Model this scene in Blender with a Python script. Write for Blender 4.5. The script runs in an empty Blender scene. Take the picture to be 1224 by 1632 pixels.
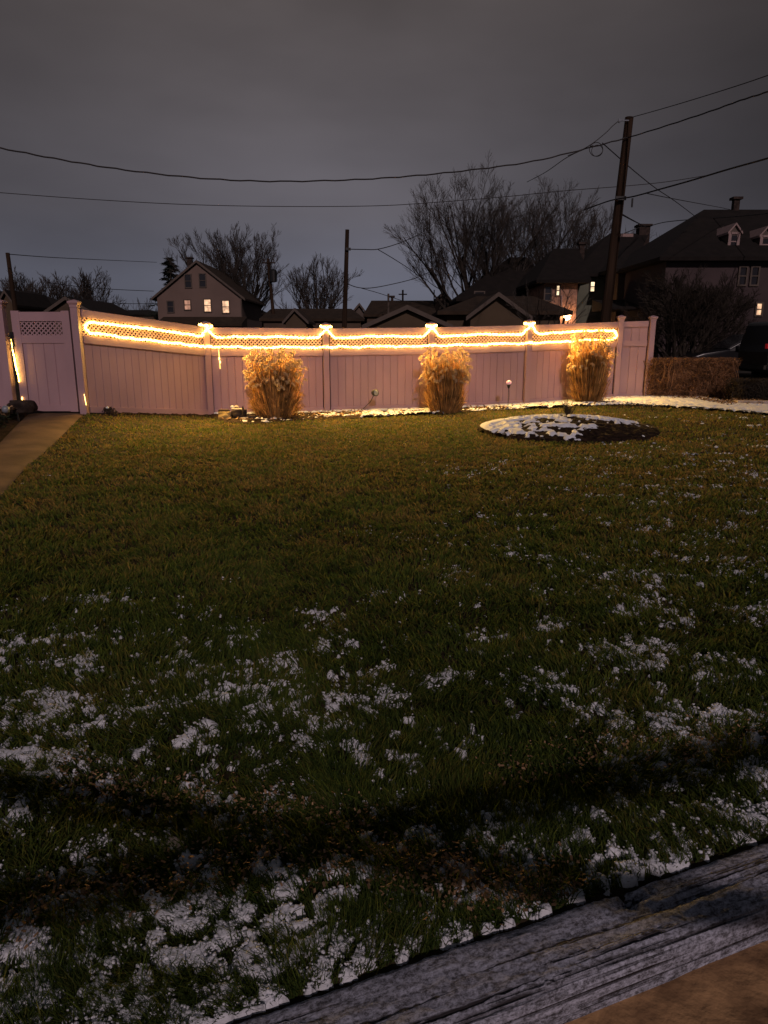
import bpy, bmesh, math, random
import numpy as np
from mathutils import Vector, Matrix
random.seed(7)
rng = np.random.default_rng(11)
S = bpy.context.scene
C = S.collection
R = math.radians

# ------------------------------------------------------------------ camera
F = 1131.0; CX, CY = 612.0, 816.0          # focal length and centre, photo pixels
PITCH = R(13.47); CAMZ = 1.5
cd = bpy.data.cameras.new('camera'); cam = bpy.data.objects.new('camera', cd); C.objects.link(cam)
cam.location = (0, 0, CAMZ); cam.rotation_euler = (R(90) - PITCH, 0, 0)
cd.sensor_fit = 'AUTO'; cd.sensor_width = 36; cd.lens = F / 1632 * 36
cd.clip_start = 0.05; cd.clip_end = 2000
S.camera = cam
# ------------------------------------------------------------------ sky
w = bpy.data.worlds.new('World'); S.world = w; w.use_nodes = True
nt = w.node_tree; nt.nodes.clear()
def N(nt, t, **k):
    n = nt.nodes.new(t)
    for a, b in k.items(): setattr(n, a, b)
    return n
out = N(nt, 'ShaderNodeOutputWorld'); bg = N(nt, 'ShaderNodeBackground')
tc = N(nt, 'ShaderNodeTexCoord'); sp = N(nt, 'ShaderNodeSeparateXYZ')
L = nt.links.new
L(tc.outputs['Generated'], sp.inputs[0])
ramp = N(nt, 'ShaderNodeValToRGB')
cr = ramp.color_ramp
cr.elements[0].position = 0.0; cr.elements[0].color = (.118, .124, .160, 1)
cr.elements[1].position = 0.78; cr.elements[1].color = (.030, .032, .040, 1)
for p, c in ((.08, (.118, .121, .156, 1)), (.16, (.100, .094, .110, 1)), (.27, (.086, .077, .084, 1)), (.40, (.086, .073, .073, 1)), (.52, (.050, .046, .048, 1))):
    e = cr.elements.new(p); e.color = c
L(sp.outputs['Z'], ramp.inputs[0])
mp = N(nt, 'ShaderNodeMapping'); mp.inputs['Scale'].default_value = (1.6, 1.6, 4.5); mp.inputs['Location'].default_value = (.3, .8, .1)
L(tc.outputs['Generated'], mp.inputs[0])
no = N(nt, 'ShaderNodeTexNoise'); no.inputs['Scale'].default_value = 1.3; no.inputs['Detail'].default_value = 4
L(mp.outputs[0], no.inputs['Vector'])
mr = N(nt, 'ShaderNodeMapRange'); mr.inputs[1].default_value = .3; mr.inputs[2].default_value = .7; mr.inputs[3].default_value = .80; mr.inputs[4].default_value = 1.26
L(no.outputs[0], mr.inputs[0])
# lens falloff put into the sky colour: the sky is darker towards the right and the left
az = N(nt, 'ShaderNodeMapRange'); az.interpolation_type = 'SMOOTHSTEP'
az.inputs[1].default_value = .02; az.inputs[2].default_value = .56; az.inputs[3].default_value = 1.0; az.inputs[4].default_value = .30
L(sp.outputs['X'], az.inputs[0])
az2 = N(nt, 'ShaderNodeMapRange'); az2.interpolation_type = 'SMOOTHSTEP'
az2.inputs[1].default_value = -.55; az2.inputs[2].default_value = -.1; az2.inputs[3].default_value = .62; az2.inputs[4].default_value = 1.0
L(sp.outputs['X'], az2.inputs[0])
m1 = N(nt, 'ShaderNodeMath', operation='MULTIPLY'); m2 = N(nt, 'ShaderNodeMath', operation='MULTIPLY')
L(mr.outputs[0], m1.inputs[0]); L(az.outputs[0], m1.inputs[1]); L(m1.outputs[0], m2.inputs[0]); L(az2.outputs[0], m2.inputs[1])
vm = N(nt, 'ShaderNodeVectorMath', operation='SCALE')
L(ramp.outputs[0], vm.inputs[0]); L(m2.outputs[0], vm.inputs['Scale'])
L(vm.outputs[0], bg.inputs[0]); bg.inputs[1].default_value = 1.1; L(bg.outputs[0], out.inputs[0])
# ------------------------------------------------------------------ the one sun-type lamp (street light behind the viewer)
sl = bpy.data.lights.new('street_glow', 'SUN'); so = bpy.data.objects.new('street_glow', sl); C.objects.link(so)
sl.energy = 1.05; sl.angle = R(.6); sl.color = (1, .78, .77)
SUN_EL, SUN_AZ = 28, 9                     # elevation, degrees to the right of straight behind
so.rotation_euler = (R(90 - SUN_EL), 0, R(SUN_AZ))
so.location = (4, -20, 12)
S.view_settings.view_transform = 'Standard'; S.view_settings.look = 'None'
S.view_settings.exposure = 0; S.view_settings.gamma = 1
S.cycles.use_denoising = True
S.cycles.max_bounces = 5; S.cycles.diffuse_bounces = 3; S.cycles.transparent_max_bounces = 6

# ------------------------------------------------------------------ rays of the photo -> world
def ray(u, v):
    a = (u - CX) / F; b = (CY - v) / F
    return Vector((a, math.cos(PITCH) + b * math.sin(PITCH), -math.sin(PITCH) + b * math.cos(PITCH)))
def at(u, v, Y):
    d = ray(u, v); t = Y / d.y
    return Vector((d.x * t, Y, CAMZ + d.z * t))
BX = [-300, -12, -5.5, -3.77, -1.29, 1.07, 3.38, 5.76, 6.5, 300]
BZ = [.22, .22, .22, -.06, -.07, -.04, .02, .12, .14, .22]
TIE_A = np.array([-.33, 1.29]); TIE_D = np.array([1.51, .59]); TIE_D = TIE_D / np.linalg.norm(TIE_D); TIE_N = np.array([-TIE_D[1], TIE_D[0]])
def sstep(a, b, x):
    t = np.clip((x - a) / (b - a), 0, 1); return t * t * (3 - 2 * t)
def tie_dist(x, y): return (x - TIE_A[0]) * TIE_N[0] + (y - TIE_A[1]) * TIE_N[1]     # >0 on the lawn side
def G(x, y, cut=True):
    x = np.asarray(x, float); y = np.asarray(y, float)
    z = sstep(8, 13.5, y) * np.interp(x, BX, BZ)
    if cut: z = np.where(tie_dist(x, y) < -.03, -.3, z)
    return z
def atg(u, v):
    d = ray(u, v); z = 0.0
    for _ in range(12):
        t = (z - CAMZ) / d.z; z = float(G(d.x * t, d.y * t, False))
    return Vector((d.x * t, d.y * t, z))
def hsh(ix, iy, s):
    h = (ix.astype(np.int64) * 374761393 + iy.astype(np.int64) * 668265263 + s * 974634777) & 0xffffffff
    h = ((h ^ (h >> 13)) * 1274126177) & 0xffffffff
    h = h ^ (h >> 16)
    return (h & 0xffffff) / float(0xffffff)
def vn(x, y, s=0):
    ix = np.floor(x); iy = np.floor(y); fx = x - ix; fy = y - iy
    fx = fx * fx * (3 - 2 * fx); fy = fy * fy * (3 - 2 * fy)
    a = hsh(ix, iy, s); b = hsh(ix + 1, iy, s); c = hsh(ix, iy + 1, s); d = hsh(ix + 1, iy + 1, s)
    return (a * (1 - fx) + b * fx) * (1 - fy) + (c * (1 - fx) + d * fx) * fy

# ------------------------------------------------------------------ materials
def mat(name, col, rough=.8, var=.25, scale=6, spec=.3, bump=0, col2=None, metal=0, stretch=(1, 1, 1), island=0, emit=None, es=1, bscale=None, detail=4, trans=0):
    m = bpy.data.materials.new(name); m.use_nodes = True; nt = m.node_tree; L = nt.links.new
    p = nt.nodes['Principled BSDF']; p.inputs['Roughness'].default_value = rough; p.inputs['Metallic'].default_value = metal
    p.inputs['Specular IOR Level'].default_value = spec
    c2 = col2 or tuple(c * (1 - var) for c in col); c1 = col if col2 else tuple(min(1, c * (1 + var)) for c in col)
    tc = N(nt, 'ShaderNodeTexCoord'); mp = N(nt, 'ShaderNodeMapping'); mp.inputs['Scale'].default_value = stretch
    L(tc.outputs['Object'], mp.inputs[0])
    no = N(nt, 'ShaderNodeTexNoise'); no.inputs['Scale'].default_value = scale; no.inputs['Detail'].default_value = detail
    L(mp.outputs[0], no.inputs['Vector'])
    rg = N(nt, 'ShaderNodeMapRange'); rg.inputs[1].default_value = .35; rg.inputs[2].default_value = .65
    L(no.outputs[0], rg.inputs[0])
    mx = N(nt, 'ShaderNodeMix', data_type='RGBA'); mx.inputs[6].default_value = (*c1, 1); mx.inputs[7].default_value = (*c2, 1)
    L(rg.outputs[0], mx.inputs[0]); colo = mx.outputs[2]
    if island:
        g = N(nt, 'ShaderNodeNewGeometry'); r2 = N(nt, 'ShaderNodeMapRange'); r2.inputs[3].default_value = 1 - island; r2.inputs[4].default_value = 1 + island
        L(g.outputs['Random Per Island'], r2.inputs[0]); sc = N(nt, 'ShaderNodeVectorMath', operation='SCALE')
        L(colo, sc.inputs[0]); L(r2.outputs[0], sc.inputs['Scale']); colo = sc.outputs[0]
    L(colo, p.inputs['Base Color'])
    if bump:
        nb = N(nt, 'ShaderNodeTexNoise'); nb.inputs['Scale'].default_value = bscale or scale * 4; nb.inputs['Detail'].default_value = 6
        L(mp.outputs[0], nb.inputs['Vector'])
        bp = N(nt, 'ShaderNodeBump'); bp.inputs['Strength'].default_value = bump; bp.inputs['Distance'].default_value = .02
        L(nb.outputs[0], bp.inputs['Height']); L(bp.outputs[0], p.inputs['Normal'])
    if emit:
        p.inputs['Emission Color'].default_value = (*emit, 1); p.inputs['Emission Strength'].default_value = es
        if name.startswith('pane') or name == 'rope':
            ne = N(nt, 'ShaderNodeTexNoise'); ne.inputs['Scale'].default_value = 2.6 if name != 'rope' else 22; L(tc.outputs['Object'], ne.inputs['Vector'])
            re_ = N(nt, 'ShaderNodeMapRange'); re_.inputs[1].default_value = .35; re_.inputs[2].default_value = .65; re_.inputs[3].default_value = es * (.45 if name != 'rope' else .2); re_.inputs[4].default_value = es * (1.25 if name != 'rope' else 2.0)
            L(ne.outputs[0], re_.inputs[0]); L(re_.outputs[0], p.inputs['Emission Strength'])
    if trans:
        o = nt.nodes['Material Output']; tr = N(nt, 'ShaderNodeBsdfTranslucent'); L(colo, tr.inputs[0])
        ms = N(nt, 'ShaderNodeMixShader'); ms.inputs[0].default_value = trans
        L(p.outputs[0], ms.inputs[1]); L(tr.outputs[0], ms.inputs[2]); L(ms.outputs[0], o.inputs[0])
    return m
M = {}
M['vinyl'] = mat('vinyl', (.39, .25, .275), .45, .10, 1.3, .4, stretch=(1, 1, .5))
M['soil'] = mat('soil', (.035, .026, .016), .95, .5, 3, .1, .6)
M['mulch'] = mat('mulch', (.022, .013, .009), .95, .6, 18, .1, .8, island=.4)
M['litter'] = mat('litter', (.24, .15, .085), .9, .4, 8, .1, island=.6)
M['snow'] = mat('snow', (.66, .68, .74), .75, .06, 9, .2, .35, bscale=60)
M['concrete'] = mat('concrete', (.13, .08, .05), .85, .28, 2.2, .2, .3, bscale=40)
M['slab'] = mat('slab', (.50, .29, .14), .8, .35, 7, .3, .8, bscale=16, col2=(.20, .11, .055))
M['bark'] = mat('bark', (.036, .029, .024), .95, .4, 3, .1)
M['twig'] = mat('twig', (.075, .063, .056), .95, .3, 2, .1)
M['twig_hedge'] = mat('twig_hedge', (.22, .115, .06), .9, .35, 4, .1, island=.6)
M['needle'] = mat('needle', (.018, .022, .018), .9, .4, 2, .1)
M['pole'] = mat('pole', (.034, .020, .013), .9, .35, 2, .15, .4, stretch=(3, 3, .3))
M['wire'] = mat('wire', (.03, .026, .026), .6, .1, 3)
M['tan_siding'] = mat('tan_siding', (.17, .118, .10), .85, .08, .6)
M['green_siding'] = mat('green_siding', (.15, .155, .115), .85, .12, .4)
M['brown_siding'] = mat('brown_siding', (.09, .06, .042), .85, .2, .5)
M['mauve_siding'] = mat('mauve_siding', (.060, .042, .044), .85, .2, .5)  # like brown_siding, darkened to stand for weaker light on the far walls
M['brick'] = mat('brick', (.32, .18, .13), .9, .3, 3)
M['garage'] = mat('garage', (.085, .058, .036), .85, .1, .8)
M['roof'] = mat('roof', (.012, .009, .008), .95, .25, 2)
M['roof_brown'] = mat('roof_brown', (.040, .026, .017), .95, .25, 2)
M['trim'] = mat('trim', (.095, .072, .06), .7, .1, 3)
M['trim_pale'] = mat('trim_pale', (.30, .21, .20), .7, .1, 3)
M['glass_dark'] = mat('glass_dark', (.02, .018, .022), .2, .1, 2, .5)
M['pane_lit'] = mat('pane_lit', (.6, .4, .25), .5, .1, 3, emit=(1, .60, .36), es=.95)
M['pane_dim'] = mat('pane_dim', (.4, .25, .18), .5, .1, 3, emit=(1, .50, .33), es=.42)
M['pane_hot'] = mat('pane_hot', (.6, .4, .25), .5, .1, 3, emit=(1, .74, .45), es=1.6)
M['lamp_hot'] = mat('lamp_hot', (.9, .7, .5), .5, .1, 3, emit=(1, .58, .28), es=22)
M['rope'] = mat('rope', (.9, .7, .3), .5, .1, 3, emit=(1, .62, .115), es=15)
M['rope_dim'] = mat('rope_dim', (.9, .7, .3), .5, .1, 3, emit=(1, .62, .15), es=8)
M['straw'] = mat('straw', (.40, .22, .08), .8, .4, 5, .15, island=.7, trans=.3)
M['plume'] = mat('plume', (.56, .42, .26), .85, .12, 5, .1, island=.25, trans=.35)
M['rock_dark'] = mat('rock_dark', (.04, .028, .024), .9, .4, 8, .2, .6)
M['rock_tan'] = mat('rock_tan', (.26, .19, .09), .9, .25, 8, .2, .6)
M['rock_pale'] = mat('rock_pale', (.42, .35, .30), .9, .2, 8, .2, .5)
M['black'] = mat('black', (.012, .012, .013), .5, .1, 3, .4)
M['grey_plastic'] = mat('grey_plastic', (.22, .24, .28), .35, .1, 3, .6)
M['pink_globe'] = mat('pink_globe', (.65, .35, .4), .3, .1, 3, .6, emit=(1, .5, .55), es=.35)
M['car'] = mat('car', (.006, .006, .008), .32, .1, 2, .45)
M['car_sedan'] = mat('car_sedan', (.010, .010, .013), .3, .1, 2, .5)
M['chrome'] = mat('chrome', (.45, .45, .45), .25, .05, 2, .5, metal=.9)
M['tail'] = mat('tail', (.35, .01, .01), .3, .1, 2, .5, emit=(1, .02, .03), es=.10)
M['tyre'] = mat('tyre', (.012, .012, .012), .9, .1, 5)
M['asphalt'] = mat('asphalt', (.05, .045, .04), .95, .2, 3, .1)
M['leaf_dark'] = mat('leaf_dark', (.02, .025, .012), .8, .4, 4, .2, island=.5)

# lawn blades: green with dormant brown, per blade and by patch
def grass_mat():
    m = bpy.data.materials.new('grass'); m.use_nodes = True; nt = m.node_tree; L = nt.links.new
    p = nt.nodes['Principled BSDF']; p.inputs['Roughness'].default_value = .75; p.inputs['Specular IOR Level'].default_value = .15
    g = N(nt, 'ShaderNodeNewGeometry'); tc = N(nt, 'ShaderNodeTexCoord')
    no = N(nt, 'ShaderNodeTexNoise'); no.inputs['Scale'].default_value = 1.3; no.inputs['Detail'].default_value = 8; no.inputs['Roughness'].default_value = .78
    L(tc.outputs['Object'], no.inputs['Vector'])
    ad = N(nt, 'ShaderNodeMath', operation='MULTIPLY_ADD'); ad.inputs[1].default_value = .36; L(g.outputs['Random Per Island'], ad.inputs[0]); L(no.outputs[0], ad.inputs[2])
    sx = N(nt, 'ShaderNodeSeparateXYZ'); L(tc.outputs['Object'], sx.inputs[0]); yr = N(nt, 'ShaderNodeMapRange'); yr.inputs[1].default_value = 2.5; yr.inputs[2].default_value = 8; yr.inputs[3].default_value = -.10; yr.inputs[4].default_value = .13
    L(sx.outputs['Y'], yr.inputs[0]); a2 = N(nt, 'ShaderNodeMath', operation='ADD'); L(ad.outputs[0], a2.inputs[0]); L(yr.outputs[0], a2.inputs[1]); ad = a2
    rp = N(nt, 'ShaderNodeValToRGB'); e = rp.color_ramp.elements
    e[0].position = .35; e[0].color = (.026, .050, .013, 1); e[1].position = 1.0; e[1].color = (.23, .155, .062, 1)
    k = rp.color_ramp.elements.new(.62); k.color = (.076, .118, .024, 1)
    k = rp.color_ramp.elements.new(.78); k.color = (.125, .125, .036, 1)
    L(ad.outputs[0], rp.inputs[0]); L(rp.outputs[0], p.inputs['Base Color'])
    tr = N(nt, 'ShaderNodeBsdfTranslucent'); L(rp.outputs[0], tr.inputs[0]); ms = N(nt, 'ShaderNodeMixShader'); ms.inputs[0].default_value = .5
    L(p.outputs[0], ms.inputs[1]); L(tr.outputs[0], ms.inputs[2]); L(ms.outputs[0], nt.nodes['Material Output'].inputs[0])
    return m
M['grass'] = grass_mat()
# weathered timber
def timber_mat():
    m = bpy.data.materials.new('weathered_timber'); m.use_nodes = True; nt = m.node_tree; L = nt.links.new
    p = nt.nodes['Principled BSDF']; p.inputs['Roughness'].default_value = .9; p.inputs['Specular IOR Level'].default_value = .1
    tc = N(nt, 'ShaderNodeTexCoord')
    def noise(sc, st, d=6, rr=.6):
        mp = N(nt, 'ShaderNodeMapping'); mp.inputs['Scale'].default_value = st; L(tc.outputs['Object'], mp.inputs[0])
        n = N(nt, 'ShaderNodeTexNoise'); n.inputs['Scale'].default_value = sc; n.inputs['Detail'].default_value = d; n.inputs['Roughness'].default_value = rr
        L(mp.outputs[0], n.inputs['Vector']); return n.outputs[0]
    grain = noise(16, (.22, 6, 6)); frost = noise(60, (.9, 1.3, 1.3), 8, .85); crack = noise(3, (.3, 15, 15), 2)
    rp = N(nt, 'ShaderNodeValToRGB'); e = rp.color_ramp.elements
    e[0].position = .43; e[0].color = (.08, .077, .085, 1); e[1].position = .58; e[1].color = (.52, .54, .66, 1)
    ad = N(nt, 'ShaderNodeMix', data_type='FLOAT'); ad.inputs[0].default_value = .78; L(grain, ad.inputs[2]); L(frost, ad.inputs[3])
    L(ad.outputs[0], rp.inputs[0])
    cr = N(nt, 'ShaderNodeMapRange'); cr.inputs[1].default_value = .33; cr.inputs[2].default_value = .45; L(crack, cr.inputs[0])
    mx = N(nt, 'ShaderNodeMix', data_type='RGBA'); mx.inputs[6].default_value = (.045, .04, .045, 1); L(rp.outputs[0], mx.inputs[7]); L(cr.outputs[0], mx.inputs[0])
    L(mx.outputs[2], p.inputs['Base Color'])
    b = N(nt, 'ShaderNodeBump'); b.inputs['Strength'].default_value = .5; b.inputs['Distance'].default_value = .012; L(frost, b.inputs['Height'])
    b2 = N(nt, 'ShaderNodeBump'); b2.inputs['Strength'].default_value = 1; b2.inputs['Distance'].default_value = .02; L(cr.outputs[0], b2.inputs['Height']); L(b.outputs[0], b2.inputs['Normal'])
    L(b2.outputs[0], p.inputs['Normal'])
    return m
M['timber'] = timber_mat()

# ------------------------------------------------------------------ mesh helpers
def tag(o, label=None, cat=None, group=None, kind=None):
    if label: o['label'] = label
    if cat: o['category'] = cat
    if group: o['group'] = group
    if kind: o['kind'] = kind
    return o
def empty(name, loc=(0, 0, 0), rz=0):
    o = bpy.data.objects.new(name, None); C.objects.link(o); o.location = loc; o.rotation_euler = (0, 0, rz); return o
def link(name, me, m, parent=None, smooth=False):
    o = bpy.data.objects.new(name, me); C.objects.link(o)
    if m: me.materials.append(M[m])
    if parent: 
        o.parent = parent
        if not getattr(parent, '_loc', None):
            # geometry is written in world coordinates: undo the parent's own place
            o.matrix_parent_inverse = Matrix.LocRotScale(parent.location, parent.rotation_euler, parent.scale).inverted() if parent.parent is None else (Matrix.LocRotScale(parent.parent.location, parent.parent.rotation_euler, None)).inverted() @ Matrix.Identity(4) if False else Matrix.LocRotScale(parent.location, parent.rotation_euler, parent.scale).inverted()
    if smooth: me.shade_smooth()
    return o
def npmesh(name, V, Fq, m, parent=None, smooth=True):
    """V (n,3) array, Fq (k,4) or (k,3) index array or a list of both"""
    me = bpy.data.meshes.new(name)
    parts = Fq if isinstance(Fq, list) else [Fq]
    parts = [np.asarray(p, np.int32) for p in parts if len(p)]
    me.vertices.add(len(V)); me.vertices.foreach_set('co', np.asarray(V, np.float32).ravel())
    loops = np.concatenate([p.ravel() for p in parts]); tot = np.concatenate([np.full(len(p), p.shape[1], np.int32) for p in parts])
    st = np.concatenate([[0], np.cumsum(tot)[:-1]]).astype(np.int32)
    me.loops.add(len(loops)); me.loops.foreach_set('vertex_index', loops)
    me.polygons.add(len(tot)); me.polygons.foreach_set('loop_start', st); me.polygons.foreach_set('loop_total', tot)
    me.update(calc_edges=True); me.validate()
    return link(name, me, m, parent, smooth)
def gridfaces(nr, nc):
    i = np.arange(nr - 1)[:, None] * nc + np.arange(nc - 1)[None]
    i = i.ravel(); return np.stack([i, i + 1, i + nc + 1, i + nc], 1)
class MB:
    def __init__(s): s.v = []; s.f = []
    def poly(s, pts, faces):
        o = len(s.v); s.v += [tuple(p) for p in pts]; s.f += [[o + i for i in f] for f in faces]; return s
    def box(s, c, d, rz=0, rot=None):
        R3 = rot or Matrix.Rotation(rz, 3, 'Z'); c = Vector(c)
        pts = [c + R3 @ Vector((x * d[0] / 2, y * d[1] / 2, z * d[2] / 2)) for x in (-1, 1) for y in (-1, 1) for z in (-1, 1)]
        return s.poly(pts, [(0, 1, 3, 2), (4, 6, 7, 5), (0, 4, 5, 1), (2, 3, 7, 6), (0, 2, 6, 4), (1, 5, 7, 3)])
    def hexa(s, b, t):       # bottom quad, top quad
        return s.poly(list(b) + list(t), [(3, 2, 1, 0), (4, 5, 6, 7), (0, 1, 5, 4), (1, 2, 6, 5), (2, 3, 7, 6), (3, 0, 4, 7)])
    def tube(s, pts, rad, n=6, cap=True):
        pts = [Vector(p) for p in pts]; o = len(s.v); k = len(pts)
        rad = rad if hasattr(rad, '__len__') else [rad] * k
        pr = None
        for i, p in enumerate(pts):
            t = (pts[min(i + 1, k - 1)] - pts[max(i - 1, 0)])
            t = t.normalized() if t.length > 1e-9 else Vector((0, 0, 1))
            if pr is None: pr = t.orthogonal().normalized()
            pr = (pr - t * pr.dot(t)); pr = pr.normalized() if pr.length > 1e-6 else t.orthogonal().normalized()
            q = t.cross(pr)
            for j in range(n):
                a = 2 * math.pi * j / n; s.v.append(tuple(p + (pr * math.cos(a) + q * math.sin(a)) * rad[i]))
        for i in range(k - 1):
            for j in range(n):
                a = o + i * n + j; b = o + i * n + (j + 1) % n; s.f.append([a, b, b + n, a + n])
        if cap: s.f.append([o + j for j in range(n)][::-1]); s.f.append([o + (k - 1) * n + j for j in range(n)])
        return s
    def prism(s, prof, a, b):     # profile of 3D points extruded by vectors a..b
        n = len(prof); a = Vector(a); b = Vector(b)
        pts = [Vector(p) + a for p in prof] + [Vector(p) + b for p in prof]
        return s.poly(pts, [list(range(n))[::-1], list(range(n, 2 * n))] + [[i, (i + 1) % n, n + (i + 1) % n, n + i] for i in range(n)])
    def ribbon(s, pts, w, side):
        o = len(s.v); k = len(pts)
        for i, p in enumerate(pts):
            s.v.append(tuple(Vector(p) - side * w[i])); s.v.append(tuple(Vector(p) + side * w[i]))
        for i in range(k - 1): s.f.append([o + 2 * i, o + 2 * i + 1, o + 2 * i + 3, o + 2 * i + 2])
        return s
    def lathe(s, c, prof, n=16):
        o = len(s.v); k = len(prof)
        for r, z in prof:
            for j in range(n):
                a = 2 * math.pi * j / n; s.v.append((c[0] + r * math.cos(a), c[1] + r * math.sin(a), c[2] + z))
        for i in range(k - 1):
            for j in range(n):
                a = o + i * n + j; b = o + i * n + (j + 1) % n; s.f.append([a, b, b + n, a + n])
        s.f.append([o + j for j in range(n)][::-1]); s.f.append([o + (k - 1) * n + j for j in range(n)])
        return s
    def build(s, name, m, parent=None, smooth=False):
        me = bpy.data.meshes.new(name); me.from_pydata(s.v, [], s.f); me.update()
        bm = bmesh.new(); bm.from_mesh(me); bmesh.ops.recalc_face_normals(bm, faces=bm.faces); bm.to_mesh(me); bm.free()
        return link(name, me, m, parent, smooth)
def world_child(o): return o

# ------------------------------------------------------------------ layout lines (world)
def line_from(pix): 
    P = [atg(*p) for p in pix]; return [p.x for p in P], [p.y for p in P]
# posts of the fence: world x, y
PX = [-5.5, -3.77, -1.29, 1.07, 3.38, 5.76]; PY = [13.15, 15.5, 16.2, 16.6, 17.1, 17.9]
def fence_y(x): return np.interp(x, [-12, -6.9, -5.5, -3.77, -1.29, 1.07, 3.38, 5.76, 6.55, 60], [13.0, 13.05, 13.15, 15.5, 16.2, 16.6, 17.1, 17.9, 17.8, 18])
bx, by = line_from([(140, 660), (250, 662), (337, 664), (360, 674), (420, 676), (470, 670), (560, 667), (690, 661), (760, 656), (850, 652), (975, 646), (1060, 650), (1130, 655), (1224, 663), (1330, 672)])
def bed_y(x): return np.interp(x, bx, by)
plx, ply = line_from([(-60, 745), (0, 705), (50, 657)])         # left edge of the path
prx, pry = line_from([(-60, 850), (0, 792), (40, 745), (95, 697), (138, 657)])
def path_l(y): return np.interp(y, ply, plx)
def path_r(y): return np.interp(y, pry, prx)
MC = atg(914, 690); MR = 1.52; MC.y += .35
def on_lawn(x, y):
    k = (tie_dist(x, y) > .02) & (y < bed_y(x)) & (x > path_r(y) + .02)
    return k & (np.hypot(x - MC.x, y - MC.y) > MR * (1 + .03 * np.sin(5 * np.arctan2(y - MC.y, x - MC.x))))

# ------------------------------------------------------------------ ground, one sheet to the horizon
xs = np.unique(np.round(np.concatenate([np.arange(-300, -16, 25), np.arange(-16, 16, .25), np.arange(-1.5, 3.2, .05), np.arange(16, 301, 25)]), 3))
ys = np.unique(np.round(np.concatenate([np.arange(-40, -2, 4), np.arange(-2, .4, .4), np.arange(.4, 3.2, .05), np.arange(3.2, 20, .25), np.arange(20, 40, 4), np.arange(40, 901, 40)]), 3))
XX, YY = np.meshgrid(xs, ys); ZZ = G(XX, YY)
g = npmesh('ground', np.stack([XX, YY, ZZ - .004], -1).reshape(-1, 3), gridfaces(*XX.shape), 'soil')
tag(g, kind='structure')

# slab below the timber
a = TIE_A - TIE_D * 6 - TIE_N * .19; b = TIE_A + TIE_D * 8 - TIE_N * .19
n1, n2 = 60, 120
ss = np.linspace(0, 1, n2)[None]; tt = np.linspace(0, 5, n1)[:, None]
X = a[0] + (b[0] - a[0]) * ss - TIE_N[0] * tt; Y = a[1] + (b[1] - a[1]) * ss - TIE_N[1] * tt
Z = -.10 + .006 * vn(X * 3, Y * 3, 3) + .002 * vn(X * 11, Y * 11, 4)
tag(npmesh('patio_slab', np.stack([X, Y, Z + 0 * X], -1).reshape(-1, 3), gridfaces(n1, n2), 'slab'), kind='structure')

# garden path left
n = 60; v = np.linspace(0, 1, n)
yy = 7 + (13.1 - 7) * v; V = []
for y in yy:
    for t in np.linspace(0, 1, 9):
        xl, xr = path_l(y), path_r(y); x = xl + (xr - xl) * t; V.append((x, y, float(G(x, y)) + .016 - .02 * (t in (0, 1))))
V = np.array(V)
# extend towards the viewer out of frame
tag(npmesh('path', V, gridfaces(n, 9), 'concrete'), kind='structure')

# mulch along the fence and left of the path
def strip(name, x0, x1, nx, ny, ylo, yhi, m, bump=.02, s=5, lift=.008):
    X = np.linspace(x0, x1, nx)[None] + np.zeros((ny, 1)); lo = ylo(X); hi = yhi(X)
    Y = lo + (hi - lo) * np.linspace(0, 1, ny)[:, None]
    t = np.linspace(0, 1, ny)[:, None]
    Z = G(X, Y) + lift + bump * (vn(X * 14, Y * 14, s) + .6 * vn(X * 40, Y * 40, s + 1)) * np.minimum(1, 6 * np.minimum(t, 1 - t) + .05)
    return npmesh(name, np.stack([X, Y, Z], -1).reshape(-1, 3), gridfaces(ny, nx), m)
tag(strip('mulch_bed', -5.2, 7.2, 420, 40, lambda x: bed_y(x) - .05, lambda x: fence_y(x) + .12, 'mulch', .035), kind='structure')
yv = np.linspace(7, 13.0, 160)[:, None] + np.zeros((1, 60)); xl = path_l(yv) - .01
xv = xl - np.linspace(0, 4.5, 60)[None]
zz = G(xv, yv) + .01 + .05 * vn(xv * 12, yv * 12, 8) * (np.linspace(0, 4.5, 60)[None] > .05)
tag(npmesh('left_bed_soil', np.stack([xv, yv, zz], -1).reshape(-1, 3), gridfaces(160, 60), 'mulch'), kind='structure')

# ------------------------------------------------------------------ snow on the lawn (height field that rises out of the turf)
ctl = [(50,1600,.72),(180,1620,.70),(300,1600,.66),(500,1550,.62),(650,1480,.56),(100,1500,.66),(250,1480,.62),(400,1440,.55),(200,1560,.66),(550,1450,.5),(750,1420,.4),(250,1380,.22),(500,1340,.15),(700,1330,.18),
 (120,1290,.2),(330,1280,.25),(100,1200,.52),(50,1120,.5),(50,1055,.42),(250,1050,.34),(300,1120,.3),(150,975,.10),(250,1010,.22),(350,1010,.22),(300,1200,.3),(400,1060,.15),
 (500,1000,.05),(550,1150,.32),(430,1230,.38),(600,1240,.32),(700,1180,.2),(600,1080,.10),(700,1050,.14),(800,1080,.3),(900,1090,.38),(1020,1110,.42),(1150,1120,.36),
 (780,1250,.15),(850,1320,.56),(950,1370,.5),(1100,1300,.45),(1200,1260,.42),(900,1230,.2),(1200,1050,.28),(1100,980,.24),(900,1000,.2),(800,950,.14),(1200,850,.16),(1050,800,.12),
 (1150,740,.09),(900,850,.05),(720,900,.03),(800,800,.03),(600,800,0),(300,800,0),(300,900,0),(100,900,0),(300,700,0),(600,700,0),(600,900,0),(750,700,0),(450,950,.0),(1100,690,.03),(1224,700,.06),(1224,950,.2),(1000,900,.12)]
CP = np.array([[*atg(u, v).xy, c] for u, v, c in ctl])
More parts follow.
